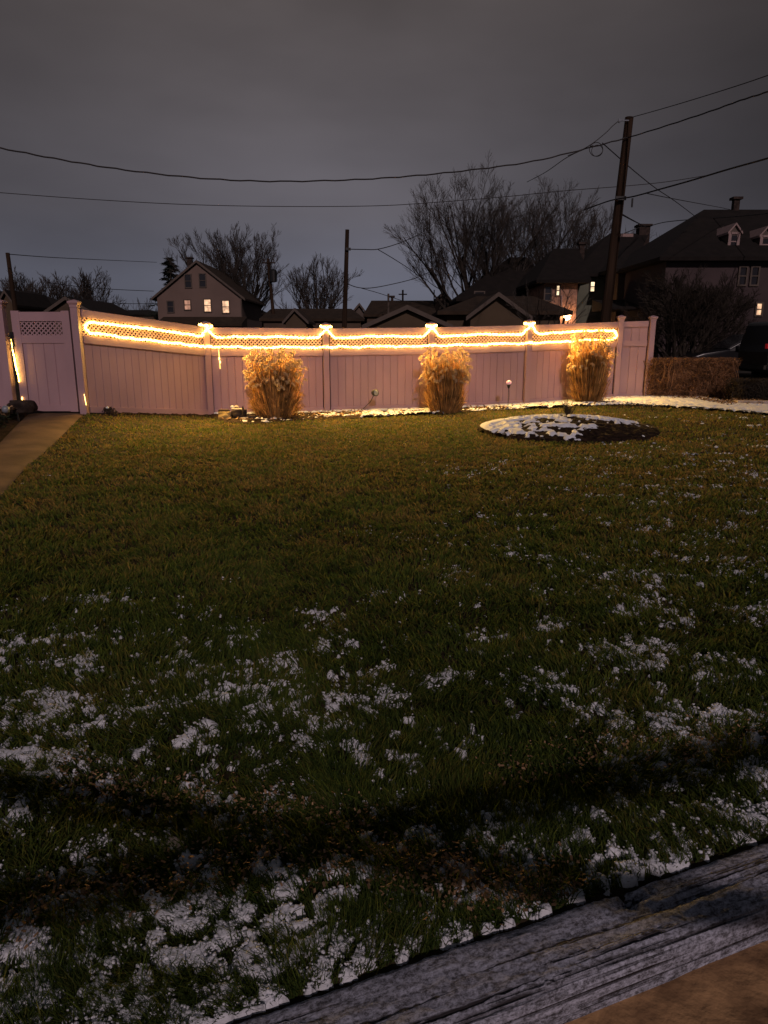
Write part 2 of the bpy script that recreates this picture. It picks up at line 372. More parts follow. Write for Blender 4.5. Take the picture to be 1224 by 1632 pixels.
def cover(x, y):
    lx, ly = np.arctan2(x, y) * 1.0, np.log(np.hypot(x, y)); num = 0; den = 0
    for px, py, c in CP:
        d = (lx - math.atan2(px, py)) ** 2 + (ly - math.log(math.hypot(px, py))) ** 2
        wt = 1 / (d + .0006) ** 2; num = num + wt * c; den = den + wt
    return num / den
def fbm(x, y):
    wx = x + .05 * vn(x * 9, y * 9, 31); wy = y + .05 * vn(x * 9, y * 9, 32)
    return .30 * vn(wx * 4.2, wy * 6, 21) + .26 * vn(wx * 17, wy * 17, 22) + .44 * vn(wx * 36, wy * 36, 23)
smp = np.sort(fbm(rng.random(20000) * 20, rng.random(20000) * 20))
rr = np.exp(np.linspace(math.log(1.15), math.log(15.5), 640)); aa = np.linspace(R(-50), R(52), 640)
RR, AA = np.meshgrid(rr, aa, indexing='ij'); X = RR * np.sin(AA); Y = RR * np.cos(AA)
f = fbm(X, Y); c = cover(X, Y) * np.interp(RR, [2, 2.8, 5], [.92, .66, .36])
def fine(x, y): return .08 * vn(x * 6, y * 6, 25) + .22 * vn(x * 21 + vn(x * 50, y * 50, 27), y * 21, 26) + .70 * vn(x * 36 + .6 * vn(x * 70, y * 70, 29), y * 36, 28)
sm2 = np.sort(fine(rng.random(20000) * 20, rng.random(20000) * 20)); wn = sstep(1.9, 2.7, RR + .25 * vn(X * 5, Y * 5, 30))
thr = np.interp(1 - c, np.linspace(0, 1, len(smp)), smp) * wn + np.interp(1 - c, np.linspace(0, 1, len(sm2)), sm2) * (1 - wn)
f = f * wn + fine(X, Y) * (1 - wn)
thr = thr + .006
h = np.clip((f - thr) * .13, -.05, .015)
h = np.where(h > 0, h * (.6 + .5 * vn(X * 80, Y * 80, 24)) + .004, h)
h = np.where(c < .012, -.05, h)
okm = on_lawn(X, Y)
td = tie_dist(X, Y)
h = np.where(okm | ((td > .012) & (td < .04)), h, -.08)
Z = G(X, Y, False) + np.where(td < 0.0, np.minimum(h, -.05), h) + .006
fc = gridfaces(640, 640); zf = (h.ravel()[fc].max(1) > -.02); fc = fc[zf]
used, inv = np.unique(fc.ravel(), return_inverse=True)
Vv = np.stack([X, Y, Z], -1).reshape(-1, 3)[used]
# small crumbs of snow held up between and on the blades
def crumbs():
    nc = 420000; r_ = np.exp(math.log(1.16) + rng.random(nc) * math.log(10.5 / 1.16)); a_ = rng.uniform(R(-48), R(50), nc)
    x = r_ * np.sin(a_); y = r_ * np.cos(a_); k = on_lawn(x, y); x, y, r_ = x[k], y[k], r_[k]
    c_ = np.clip(cover(x, y), 0, .75) * np.interp(r_, [2, 2.8, 5], [1.05, .75, .5]); w_ = sstep(1.9, 2.7, r_)
    rk = np.searchsorted(smp, fbm(x, y)) / len(smp) * w_ + np.searchsorted(sm2, fine(x, y)) / len(sm2) * (1 - w_)
    pr = sstep(-.10, .12, rk - (1 - c_)) * np.where(c_ < .012, 0, 1); k = rng.random(len(x)) < pr * .62
    x, y, r_ = x[k], y[k], r_[k]; n = len(x); print('crumbs', n)
    t = (1 + 5 ** .5) / 2; ico = np.array([(-1, t, 0), (1, t, 0), (-1, -t, 0), (1, -t, 0), (0, -1, t), (0, 1, t), (0, -1, -t), (0, 1, -t), (t, 0, -1), (t, 0, 1), (-t, 0, -1), (-t, 0, 1)]) / 1.9
    fi = np.array([(0, 11, 5), (0, 5, 1), (0, 1, 7), (0, 7, 10), (0, 10, 11), (1, 5, 9), (5, 11, 4), (11, 10, 2), (10, 7, 6), (7, 1, 8), (3, 9, 4), (3, 4, 2), (3, 2, 6), (3, 6, 8), (3, 8, 9), (4, 9, 5), (2, 4, 11), (6, 2, 10), (8, 6, 7), (9, 8, 1)])
    sz = (.0020 + .0042 * rng.random(n) ** 2) * np.interp(r_, [1.3, 3, 10], [1, 1.2, 1.7])
    V = ico[None] * sz[:, None, None] * (1 + .26 * rng.standard_normal((n, 12, 1))) * np.array([1.15, 1.15, .75])
    V[:, :, 0] += x[:, None]; V[:, :, 1] += y[:, None]; V[:, :, 2] += (G(x, y) + rng.uniform(.004, .024, n))[:, None]
    return V.reshape(-1, 3), ((np.arange(n) * 12)[:, None, None] + fi[None]).reshape(-1, 3)
CV, CF = crumbs(); nv = len(Vv)
o = npmesh('snow', np.concatenate([Vv, CV]), [inv.reshape(-1, 4), CF + nv], 'snow')
tag(o, 'thin patchy snow lying in clumps between the lawn grass', 'snow', kind='stuff')

# ------------------------------------------------------------------ grass blades
def blades(nr, r0, r1, amin, amax, dens_exp=0):
    u = rng.random(nr)
    r = np.exp(math.log(r0) + u * math.log(r1 / r0)); a = rng.uniform(amin, amax, nr)
    return r * np.sin(a), r * np.cos(a)
gx = []; gy = []
for nr, r0, r1 in ((180000, 1.15, 3.2), (170000, 3.2, 8), (150000, 8, 17)):
    x, y = blades(nr, r0, r1, R(-44), R(44)); gx.append(x); gy.append(y)
x = np.concatenate(gx); y = np.concatenate(gy)
k = on_lawn(x, y); x, y = x[k], y[k]
tuft = vn(x * 9, y * 9, 41) * .6 + vn(x * 25, y * 25, 42) * .4
k = rng.random(len(x)) < np.clip(tuft * 1.9 - .12, .12, 1); x, y, tuft = x[k], y[k], tuft[k]
r = np.hypot(x, y); n = len(x)
hgt = (.022 + .034 * tuft + .016 * rng.random(n)) * np.where(r < 8, 1, .85) * np.where(rng.random(n) < .06, 1.5, 1)
wid = np.clip(.0011 * r, .0017, .010) * (.7 + .6 * rng.random(n))
la = rng.uniform(0, 2 * np.pi, n); flow = vn(x * 2.1, y * 2.1, 43) * 7
la = np.where(rng.random(n) < .55, flow + .5 * rng.standard_normal(n), la)
lean = rng.uniform(.25, 1.15, n)
sa = rng.uniform(0, 2 * np.pi, n)
dx, dy = np.cos(la) * lean, np.sin(la) * lean; wx, wy = np.cos(sa) * wid, np.sin(sa) * wid
z0 = G(x, y) - .004
V = np.empty((n, 5, 3))
for i, (t, ww) in enumerate(((0, 1), (0, -1), (.55, .8), (.55, -.8), (1, 0))):
    V[:, i, 0] = x + dx * hgt * t ** 1.6 + wx * ww; V[:, i, 1] = y + dy * hgt * t ** 1.6 + wy * ww; V[:, i, 2] = z0 + hgt * t * (1 - .25 * lean * t)
b = (np.arange(n) * 5)[:, None]
o = npmesh('lawn_grass', V.reshape(-1, 3), [b + np.array([[0, 1, 3, 2]]), b + np.array([[2, 3, 4]])], 'grass', smooth=False)
tag(o, 'short green and brown grass of the back lawn', 'grass', kind='stuff')

# brown leaf scraps whose colour stands for the half-lit edges of the dark bands
def litter(name, pts, size, label, m='litter'):
    n = len(pts); V = np.empty((n, 4, 3)); P = np.array(pts)
    s = size * (.5 + rng.random(n)); ang = rng.uniform(0, 6.28, n); tl = rng.uniform(-.6, .6, (n, 2))
    for i, (a_, b_) in enumerate(((-1, -.5), (1, -.6), (1.1, .5), (-.9, .6))):
        ex = a_ * s; ey = b_ * s
        V[:, i, 0] = P[:, 0] + ex * np.cos(ang) - ey * np.sin(ang); V[:, i, 1] = P[:, 1] + ex * np.sin(ang) + ey * np.cos(ang)
        V[:, i, 2] = P[:, 2] + ex * tl[:, 0] + ey * tl[:, 1] + s * .4
    return tag(npmesh(name, V.reshape(-1, 3), (np.arange(n) * 4)[:, None] + np.arange(4)[None], m, smooth=False), label, 'leaf litter', kind='stuff')
pts = []
for (u0, v0, u1, v1, sv, nn) in ((100, 1255, 620, 1330, 22, 420), (0, 1470, 430, 1370, 25, 420), (600, 1390, 930, 1440, 26, 700), (780, 1240, 1224, 1180, 22, 360), (430, 1370, 640, 1395, 22, 160)):
    for _ in range(nn):
        t = random.random(); q = atg(u0 + (u1 - u0) * t + random.gauss(0, 12), v0 + (v1 - v0) * t + random.gauss(0, sv))
        if tie_dist(q.x, q.y) > .03: pts.append((q.x, q.y, q.z + random.uniform(.018, .040)))
litter('band_edge_scraps', pts + [(x + rng.normal(0, .02), y + rng.normal(0, .02), z) for x, y, z in pts], .0046, 'brown leaf scraps in the near lawn painting the half-lit edges of the dark bands')
pts = []
for _ in range(2600):
    x = random.uniform(-3.5, 5.6); y0, y1 = float(bed_y(x)), float(fence_y(x)); y = y0 + (y1 - y0) * random.random()
    if .6 > abs(x - -.9) or random.random() < .35: pts.append((x, y, float(G(x, y)) + random.uniform(.03, .07)))
for _ in range(2200):
    u = random.uniform(1040, 1224); q = atg(u, np.interp(u, [1040, 1100, 1150, 1224], [634, 636, 645, 642]) + random.gauss(0, 2.2)); pts.append((q.x, q.y, q.z + random.uniform(.01, .08)))
litter('fence_bed_leaves', pts, .022, 'brown dead leaves scattered in the bed along the fence')

# ------------------------------------------------------------------ timber edging
def tie(name, s0, s1, label, wv=.2, top=.022, zb=-.13, seed=1):
    nl = int((s1 - s0) / .012); prof = []
    w2 = wv
    ring = []
    for q in np.linspace(0, 1, 22): ring.append((-.0 - 0, q))
    P = [(0.0, zb)] + [(0.0, z) for z in np.linspace(zb, top - .02, 5)[1:]] + [(-.008, top - .006), (-.02, top)] + [(-t, top) for t in np.linspace(.035, w2 - .03, 16)] + [(-w2 + .016, top - .004), (-w2 + .004, top - .02)] + [(-w2, z) for z in np.linspace(top - .035, zb, 9)]
    P = np.array(P); sL = np.linspace(s0, s1, nl)
    SS, K = np.meshgrid(sL, np.arange(len(P)), indexing='ij'); D = P[K, 0].copy(); Zz = P[K, 1].copy()
    nz = .012 * (vn(SS * 4, D * 30 + Zz * 30, seed) - .5) + .006 * (vn(SS * 30, D * 90 + Zz * 90, seed + 1) - .5) + .005 * (vn(SS * 90, D * 160 + Zz * 160, seed + 5) - .5)
    cr = vn(SS * 1.6, (D - Zz) * 42 + .35 * np.sin(SS * 3), seed + 2); cr = np.clip((.2 - cr) * 6, 0, 1) * (D < -.07)
    Zz = Zz + nz * (K > 3) - cr * .018; D = D + cr * .006 * (Zz < 0)
    kn = np.exp(-(((SS - 1.07) / .055) ** 2 + ((D + .035) / .035) ** 2)) * (seed == 1)
    Zz = Zz - .06 * kn * vn(SS * 50, D * 50, 9)
    X = TIE_A[0] + TIE_D[0] * SS + TIE_N[0] * D; Y = TIE_A[1] + TIE_D[1] * SS + TIE_N[1] * D
    V = np.stack([X, Y, Zz], -1).reshape(-1, 3); fc = gridfaces(*SS.shape)
    caps = [[i for i in range(len(P))], [(nl - 1) * len(P) + i for i in range(len(P))][::-1]]
    return V, fc, caps
for s0, s1, lab, sd in ((-1.9, 3.6, 'weathered grey landscape timber with cracks and a knot edging the lawn at the bottom', 1),):
    V, fc, caps = tie('t', s0, s1, lab, seed=sd)
    # object space runs along the beam so the grain does too
    o = npmesh('landscape_timber', V, [fc, np.array(caps)], 'timber', smooth=True)
    ang = math.atan2(TIE_D[1], TIE_D[0]); Mx = Matrix.Translation((TIE_A[0], TIE_A[1], 0)) @ Matrix.Rotation(ang, 4, 'Z')
    o.data.transform(Mx.inverted()); o.matrix_world = Mx
    tag(o, lab, 'timber')
# ------------------------------------------------------------------ mound with snow and twiggy shrub
mound = tag(empty('garden_mound', (MC.x, MC.y, MC.z)), 'round mulch mound half covered by patches of snow in the lawn', 'flower bed')
def mound_z(x, y):
    q = np.hypot(x - MC.x, y - MC.y) / MR
    return MC.z - .02 + .19 * np.clip(1 - q ** 2.0, 0, 1) ** .9 + np.where(q < 1, .02, 0)
rr = np.linspace(0, 1.0, 90)[:, None]; aa = np.linspace(0, 2 * np.pi, 241)[None]
rad = MR * (1 + .03 * np.sin(5 * aa) + .014 * np.sin(13 * aa + 1) + .010 * np.sin(31 * aa)); X = MC.x + rr * rad * np.cos(aa); Y = MC.y + rr * rad * np.sin(aa)
Z = mound_z(X, Y) + .03 * vn(X * 13, Y * 13, 51) + .02 * vn(X * 34, Y * 34, 52) - .03 * (rr > .98)
npmesh('mulch', np.stack([X, Y, Z], -1).reshape(-1, 3), gridfaces(90, 241), 'mulch', mound)
n = 300
X, Y = np.meshgrid(np.linspace(MC.x - MR, MC.x + MR, 420), np.linspace(MC.y - MR, MC.y + MR, 420))
ax, ay = (X - MC.x) / MR, (Y - MC.y) / MR; q = np.hypot(ax, ay)
cv = .32 - .26 * ax + .32 * ay + .6 * (np.clip(-ax, 0, 1) * q) ** 2
f = .30 * vn(X * 3.2 + .8 * Y, Y * 4.5, 61) + .38 * vn(X * 7.5 + Y * 2, Y * 8, 62) + .32 * vn(X * 15, Y * 17, 63)
smp2 = np.sort(f.ravel()); thr = np.interp(np.clip(1 - cv, .02, .98), np.linspace(0, 1, len(smp2)), smp2)
hh = np.clip((f - thr) * .35, -.03, .03) - .25 * np.clip(q - .97, 0, 1)
Z = mound_z(X, Y) + .030 + hh + .010 * vn(X * 13, Y * 13, 51)
fc = gridfaces(420, 420); fc = fc[(hh.ravel()[fc].max(1) > -.012) & (q.ravel()[fc].max(1) < 1)]
used, inv = np.unique(fc.ravel(), return_inverse=True)
npmesh('snow_cover', np.stack([X, Y, Z], -1).reshape(-1, 3)[used], inv.reshape(-1, 4), 'snow', mound)
q = at(906, 662, MC.y + .35); base = Vector((q.x, MC.y + .35, float(mound_z(q.x, MC.y + .35))))
m = MB()
for i in range(34):
    a_ = random.uniform(0, 6.28); ln = random.uniform(.12, .34); sp_ = random.uniform(.1, .75)
    p = [base + Vector((0, 0, -.02))]
    for j in range(1, 5): p.append(base + Vector((math.cos(a_) * sp_ * ln * (j / 4) + random.gauss(0, .008), math.sin(a_) * sp_ * ln * (j / 4), ln * j / 4)))
    m.tube(p, [.007, .006, .005, .004, .002], 4)
    for j in (2, 3): m.tube([p[j], p[j] + Vector((random.gauss(0, .05), random.gauss(0, .05), random.uniform(.02, .08)))], [.004, .002], 3)
tag(m.build('bare_shrub', 'bark'), 'small bare twiggy shrub growing on top of the snowy mound', 'shrub')

# ------------------------------------------------------------------ snow along the fence and over the right-hand paving
def patch_snow(name, x0, x1, nx, ny, ylo, yhi, covf, label, sc=1.0, amp=.2, lift=.03):
    X = np.linspace(x0, x1, nx)[None] + np.zeros((ny, 1)); Y = ylo(X) + (yhi(X) - ylo(X)) * np.linspace(0, 1, ny)[:, None]
    t = np.linspace(0, 1, ny)[:, None] + 0 * X
    f = .45 * vn(X * 5 * sc, Y * 8 * sc, 71) + .3 * vn(X * 12 * sc, Y * 16 * sc, 72) + .25 * vn(X * 30, Y * 30, 73)
    sm = np.sort(f.ravel()); cv = np.clip(covf(X, t), 0, 1); thr = np.interp(1 - cv, np.linspace(0, 1, len(sm)), sm); thr = np.where(cv < .01, 2, thr)
    hh = np.clip((f - thr) * amp, -.04, .03)
    Z = G(X, Y) + lift + hh
    fc = gridfaces(ny, nx); fc = fc[hh.ravel()[fc].max(1) > -.012]; used, inv = np.unique(fc.ravel(), return_inverse=True)
    return tag(npmesh(name, np.stack([X, Y, Z], -1).reshape(-1, 3)[used], inv.reshape(-1, 4), 'snow'), label, 'snow', kind='stuff')
def cov_bed(x, t):
    c = np.interp(x, [-5.2, -3.9, -3.0, -2.2, -1.0, -.55, -.3, 1.1, 1.5, 1.9, 2.5, 3.0, 3.3, 4.6, 5.0, 5.6, 7.2], [.0, .0, .0, .05, .05, .10, .46, .50, .10, .05, .12, .45, .55, .6, .3, .5, .93])
    e = np.interp(x, [-5.2, -3.8, 4.5, 5.5], [.90, .90, .8, .5])
    return np.clip(c * np.minimum(1, (1 - t) * 3 + .3) + np.where(t > .90, e, 0), 0, .97)
patch_snow('bed_snow', -5.2, 7.2, 900, 90, lambda x: bed_y(x) - .02, lambda x: fence_y(x) - .04, cov_bed, 'broken snow patches on the mulch along the foot of the fence', lift=.045)
hbx, hby = line_from([(1000, 633), (1040, 631), (1110, 634), (1160, 646), (1224, 650), (1330, 656)])
patch_snow('paving_snow', 5.6, 11.5, 500, 120, lambda x: bed_y(x) - .05, lambda x: np.interp(x, hbx, hby) + .35, lambda x, t: .93 - .5 * np.clip(t - .85, 0, 1) + .0 * x, 'smooth snow on the ground beside the lawn below the hedge', sc=.8, lift=.03)

# ------------------------------------------------------------------ the white vinyl fence
def bay_frame(i0, i1, xs_=PX, ys_=PY, zs=None):
    p0 = Vector((xs_[i0], ys_[i0], 0)); p1 = Vector((xs_[i1], ys_[i1], 0)); z0 = float(G(p0.x, p0.y)); z1 = float(G(p1.x, p1.y))
    d = (p1 - p0); Ln = d.length; d.normalize(); nrm = Vector((d.y, -d.x, 0))       # towards the viewer
    def P(s, z, off=0): return p0 + d * s + nrm * off + Vector((0, 0, z0 + (z1 - z0) * s / Ln + z))
    return P, Ln, d, nrm
def rail(m, P, s0, s1, z0, z1, o0, o1):
    m.hexa([P(s0, z0, o0), P(s1, z0, o0), P(s1, z0, o1), P(s0, z0, o1)], [P(s0, z1, o0), P(s1, z1, o0), P(s1, z1, o1), P(s0, z1, o1)])
def boards(P, s0, s1, z0, z1, off, pitch=.165, parent=None, name='board_panel', mat_='vinyl'):
    m = MB(); prof = []; n = max(1, round((s1 - s0) / pitch)); pt = (s1 - s0) / n; g = .010; dp = .013
    for k in range(n):
        a_ = s0 + k * pt; prof += [(a_, -dp), (a_ + g, 0), (a_ + pt - g, 0)]
    prof.append((s1, -dp))
    o = len(m.v)
    for s_, d_ in prof: m.v.append(tuple(P(s_, z0, off + d_))); m.v.append(tuple(P(s_, z1, off + d_)))
    for i in range(len(prof) - 1): m.f.append([2 * i, 2 * i + 2, 2 * i + 3, 2 * i + 1])
    # back sheet
    o = len(m.v); m.v += [tuple(P(s0, z0, off - .03)), tuple(P(s1, z0, off - .03)), tuple(P(s1, z1, off - .03)), tuple(P(s0, z1, off - .03))]; m.f.append([o, o + 3, o + 2, o + 1])
    return m.build(name, mat_, parent)
def lattice(P, s0, s1, z0, z1, parent, off=0, pitch=.083):
    m = MB(); H = z1 - z0; wd = .027; k = 0
    for sgn, o_ in ((1, off), (-1, off - .008)):
        a_ = s0 - H
        while a_ < s1 + H:
            # centre line from (a,z0) to (a+sgn*H, z1), clipped
            pts = []
            for t in (0, 1):
                pts.append((a_ + (sgn * H * t), z0 + H * t))
            (sa_, za), (sb, zb) = pts
            if sa_ > sb: (sa_, za), (sb, zb) = (sb, zb), (sa_, za)
            if sb > s0 + .001 and sa_ < s1 - .001:
                if sa_ < s0: za = za + (zb - za) * (s0 - sa_) / (sb - sa_); sa_ = s0
                if sb > s1: zb = za + (zb - za) * (s1 - sa_) / (sb - sa_) if sb != sa_ else zb; sb = s1
                if sb - sa_ > .01:
                    L_ = Vector((sb - sa_, zb - za)); nn = Vector((-L_.y, L_.x)).normalized() * wd / 2
                    q = [(sa_ - nn.x, za - nn.y), (sb - nn.x, zb - nn.y), (sb + nn.x, zb + nn.y), (sa_ + nn.x, za + nn.y)]
                    q = [(min(max(a2, s0), s1), min(max(b2, z0 - .005), z1 + .005)) for a2, b2 in q]
                    m.hexa([P(s_, z_, o_ - .006) for s_, z_ in q], [P(s_, z_, o_) for s_, z_ in q])
            a_ += pitch
    return m.build('lattice_panel', 'vinyl', parent)
def post(x, y, h, parent, rz=0, cap=True, wd=.125, capw=.185):
    z = float(G(x, y)); y -= .03; m = MB(); m.box((x, y, z + h / 2 - .05), (wd, wd, h + .1), rz); p = m.build('post', 'vinyl', parent)
    if cap:
        m = MB(); z += h
        R3 = Matrix.Rotation(rz, 3, 'Z')
        def q(w_, z_): return [Vector((x, y, z_)) + R3 @ Vector((sx * w_ / 2, sy * w_ / 2, 0)) for sx, sy in ((-1, -1), (1, -1), (1, 1), (-1, 1))]
        m.hexa(q(wd + .012, z - .05), q(wd + .018, z - .006)); m.hexa(q(wd + .018, z - .0055), q(capw, z + .028)); m.hexa(q(capw + .002, z + .0285), q(capw, z + .052)); m.hexa(q(capw - .01, z + .0525), q(.03, z + .085))
        m.build('post_cap', 'vinyl', p)
    return p
HB, HM0, HM1, HL, HT = .10, 1.27, 1.40, 1.725, 1.86
def bay(P, Ln, parent, lat=True, s0=.085, s1=None, top=HT):
    s1 = Ln - .085 if s1 is None else s1
    m = MB(); rail(m, P, s0, s1, .02, HB + .03, -.03, .045); m.build('bottom_rail', 'vinyl', parent)
    m = MB(); rail(m, P, s0, s1, HM0, HM1, -.03, .045); m.build('middle_rail', 'vinyl', parent)
    m = MB(); rail(m, P, s0, s1, HL, top, -.03, .045); m.build('top_rail', 'vinyl', parent)
    boards(P, s0, s1, HB + .02, HM0 + .01, .004, parent=parent)
    if lat: lattice(P, s0, s1, HM1 - .01, HL + .01, parent, .008)
    else: boards(P, s0, s1, HM1 - .01, HL + .01, .008, parent=parent, name='upper_board_panel')
fence = tag(empty('vinyl_fence', (PX[0], PY[0], float(G(PX[0], PY[0])))), 'long pale vinyl privacy fence of five bays with lattice top wound with glowing lights', 'fence', 'pale vinyl fence runs')
for i in range(5):
    P, Ln, d, nrm = bay_frame(i, i + 1); bay(P, Ln, fence)
for i in range(6):
    rz = math.atan2(PY[min(i + 1, 5)] - PY[max(i - 1, 0)], PX[min(i + 1, 5)] - PX[max(i - 1, 0)])
    post(PX[i], PY[i], 1.93 if i in (0, 5) else 1.90, fence, rz if 0 < i < 5 else 0)
# right return with plain top panel
QX, QY = [5.76, 6.5], [17.9, 17.8]
P, Ln, d, nrm = bay_frame(0, 1, QX, QY)
fr = tag(empty('vinyl_fence', (QX[1], QY[1], float(G(QX[1], QY[1])))), 'short pale vinyl fence panel without lattice at the right end beside the hedge', 'fence', 'pale vinyl fence runs')
bay(P, Ln, fr, lat=False, s0=.085, s1=Ln - .085, top=1.86); post(QX[1], QY[1], 1.90, fr)
# gate, left: between the far-left fence's post and P0
gx0, gx1 = -6.62, -5.59
def PG(s, z, off=0): return Vector((gx0 + s, 13.08 - off, .22 + z))
gate = tag(empty('garden_gate', (gx0, 13.08, .22)), 'pale vinyl garden gate with a small lattice window at the end of the path', 'gate')
gw = gx1 - gx0
m = MB(); rail(m, PG, 0, .14, .04, 1.82, -.03, .03); m.build('gate_stile', 'vinyl', gate)
m = MB(); rail(m, PG, gw - .14, gw, .04, 1.82, -.03, .03); m.build('gate_stile', 'vinyl', gate)
for a_, b_, nm in ((.05, .16, 'bottom_rail'), (1.26, 1.40, 'middle_rail'), (1.64, 1.80, 'top_rail')):
    m = MB(); rail(m, PG, .138, gw - .138, a_, b_, -.028, .025); m.build(nm, 'vinyl', gate)
boards(PG, .138, gw - .138, .15, 1.27, .008, .18, gate); lattice(PG, .138, gw - .138, 1.39, 1.65, gate, .006)
m = MB(); m.box(PG(-.01, 1.40, .05), (.05, .03, .11)); m.box(PG(-.035, 1.385, .075), (.07, .02, .03)); m.tube([PG(-.0, 1.45, .05), PG(.015, 1.30, .06), PG(.02, 1.2, .05)], .008, 5); m.build('latch', 'black', gate)
# fence left of the gate
LX, LY = [-9.3, -6.78], [13.0, 13.05]
P, Ln, d, nrm = bay_frame(0, 1, LX, LY)
fl = tag(empty('vinyl_fence', (LX[1], LY[1], .22)), 'pale vinyl fence panel with lattice top at the far left behind the planting', 'fence', 'pale vinyl fence runs')
bay(P, Ln, fl, top=1.80); post(LX[1], LY[1], 1.93, fl, wd=.14, capw=.21)

# ------------------------------------------------------------------ glowing light rope
def smooth_path(pts, sub=6):
    out = []; n = len(pts); pts = [Vector(p) for p in pts]
    for i in range(n - 1):
        p0, p1, p2, p3 = pts[max(i - 1, 0)], pts[i], pts[i + 1], pts[min(i + 2, n - 1)]
        for k in range(sub):
            t = k / sub
            out.append(.5 * ((2 * p1) + (p2 - p0) * t + (2 * p0 - 5 * p1 + 4 * p2 - p3) * t * t + (3 * p1 - p0 - 3 * p2 + p3) * t ** 3))
    out.append(pts[-1]); return out
up = []; lo = []
for i in range(5):
    P, Ln, d, nrm = bay_frame(i, i + 1)
    f0 = .28 if i else .22; f1 = Ln - .28 if i < 4 else Ln - .22
    if i: up.append(P(.0, 1.86, .14)); up.append(P(.10, 1.74, .11)); up.append(P(.19, 1.665, .08))
    for s_ in np.linspace(f0, f1, 14):
        sg = math.sin(math.pi * (s_ - f0) / (f1 - f0))
        up.append(P(s_, 1.655 + .02 * sg + random.gauss(0, .006), .075))
    if i < 4:
        up.append(P(Ln - .19, 1.665, .08)); up.append(P(Ln - .10, 1.75, .075)); up.append(P(Ln + .03, 1.88, .15))
        # once round the post cap
        up += [P(Ln + .12, 1.90, .02), P(Ln + .06, 1.91, -.10), P(Ln - .06, 1.91, -.10), P(Ln - .12, 1.90, .02), P(Ln - .05, 1.88, .13)]
    for s_ in np.linspace(.14 if i else .22, Ln - .14 if i < 4 else Ln - .22, 14): lo.append(P(s_, 1.455 + random.gauss(0, .008), .075))
    if i < 4: lo.append(P(Ln, 1.47, .115))
P, Ln, d, nrm = bay_frame(0, 1); capL = [P(.15, 1.50, .06), P(.12, 1.545, .06), P(.15, 1.60, .06)]
P, Ln, d, nrm = bay_frame(4, 5); capR = [P(Ln - .15, 1.60, .06), P(Ln - .12, 1.545, .06), P(Ln - .15, 1.50, .06)]
loop = capL + up + capR + lo[::-1] + [capL[0]]
pp = smooth_path(loop, 8)
m = MB(); rad = [.011 + .014 * (k % 2) + random.uniform(-.003, .004) for k in range(len(pp))]
pp = [p + Vector((random.gauss(0, .006), random.gauss(0, .004), random.gauss(0, .006))) for p in pp]
m.tube(pp, rad, 5, cap=False)
rope = m.build('light_rope', 'rope')
tag(rope, 'long glowing amber light rope looped along the fence lattice and round the post caps', 'string lights')
for i in range(5):          # added spot lamps that carry the string's glow over the lawn
    P, Ln, d, nrm = bay_frame(i, i + 1)
    for f_ in (.27, .73):
        ld = bpy.data.lights.new('string_fill', 'SPOT'); lo_ = bpy.data.objects.new('string_fill', ld); C.objects.link(lo_)
        ld.energy = 360; ld.color = (1, .57, .14); ld.spot_size = R(158); ld.spot_blend = .9; ld.shadow_soft_size = 0.0
        lo_.location = P(Ln * f_, 1.56, .13); lo_.rotation_euler = (nrm * .9 + Vector((0, 0, -.30))).to_track_quat('-Z', 'Y').to_euler()
pp = smooth_path([PG(-.02, 1.16, .07), PG(.0, .98, .075), PG(.005, .85, .07), PG(.03, .70, .075), PG(.03, .58, .07)], 8)
m = MB(); m.tube(pp, [.006 + .005 * (k % 2) + .004 * (4 < k < 24) for k in range(len(pp))], 5)
m.tube([PG(-.03, 1.33, .06), PG(-.02, 1.16, .07)], .006, 5)
tag(m.build('light_rope', 'rope'), 'short bundle of glowing lights hanging down beside the gate latch', 'string lights')
for px_, pz, lab in ((.03, .28, 'small light spot low in the gap beside the gate latch side'),):
    m = MB(); m.lathe(PG(px_ + .01, pz, .05), [(.004, -.03), (.009, -.015), (.011, 0), (.008, .02), (.003, .032)], 8)
    tag(m.build('glow_spot', 'rope_dim'), 'single glowing bulb low beside the hinge post of the gate', 'light bulb')
P, Ln, d, nrm = bay_frame(1, 2)
m = MB(); m.tube([P(.24, 1.25, .05), P(.245, 1.22, .055), P(.24, 1.19, .05)], [.007, .013, .007], 6); m.tube([P(.25, 1.17, .05), P(.26, 1.145, .055), P(.255, 1.12, .05)], [.006, .014, .006], 6); m.tube([P(.24, 1.4, .05), P(.245, 1.25, .05), P(.25, 1.12, .05), P(.25, 1.0, .045)], .003, 4)  # glowing pieces added for light that shines through a fence hole
tag(m.build('glow_spot', 'rope_dim'), 'two tiny glowing pieces standing for light through a fence hole right of the second post', 'light bulb')
m = MB(); q = at(134, 628, 13.0); m.tube([q, q + Vector((.01, 0, -.1)), q + Vector((.02, 0, -.2))], [.004, .006, .004], 6)
tag(m.build('glow_spot', 'rope_dim'), 'dim glowing light end low in the gap on the right of the gate', 'light bulb')

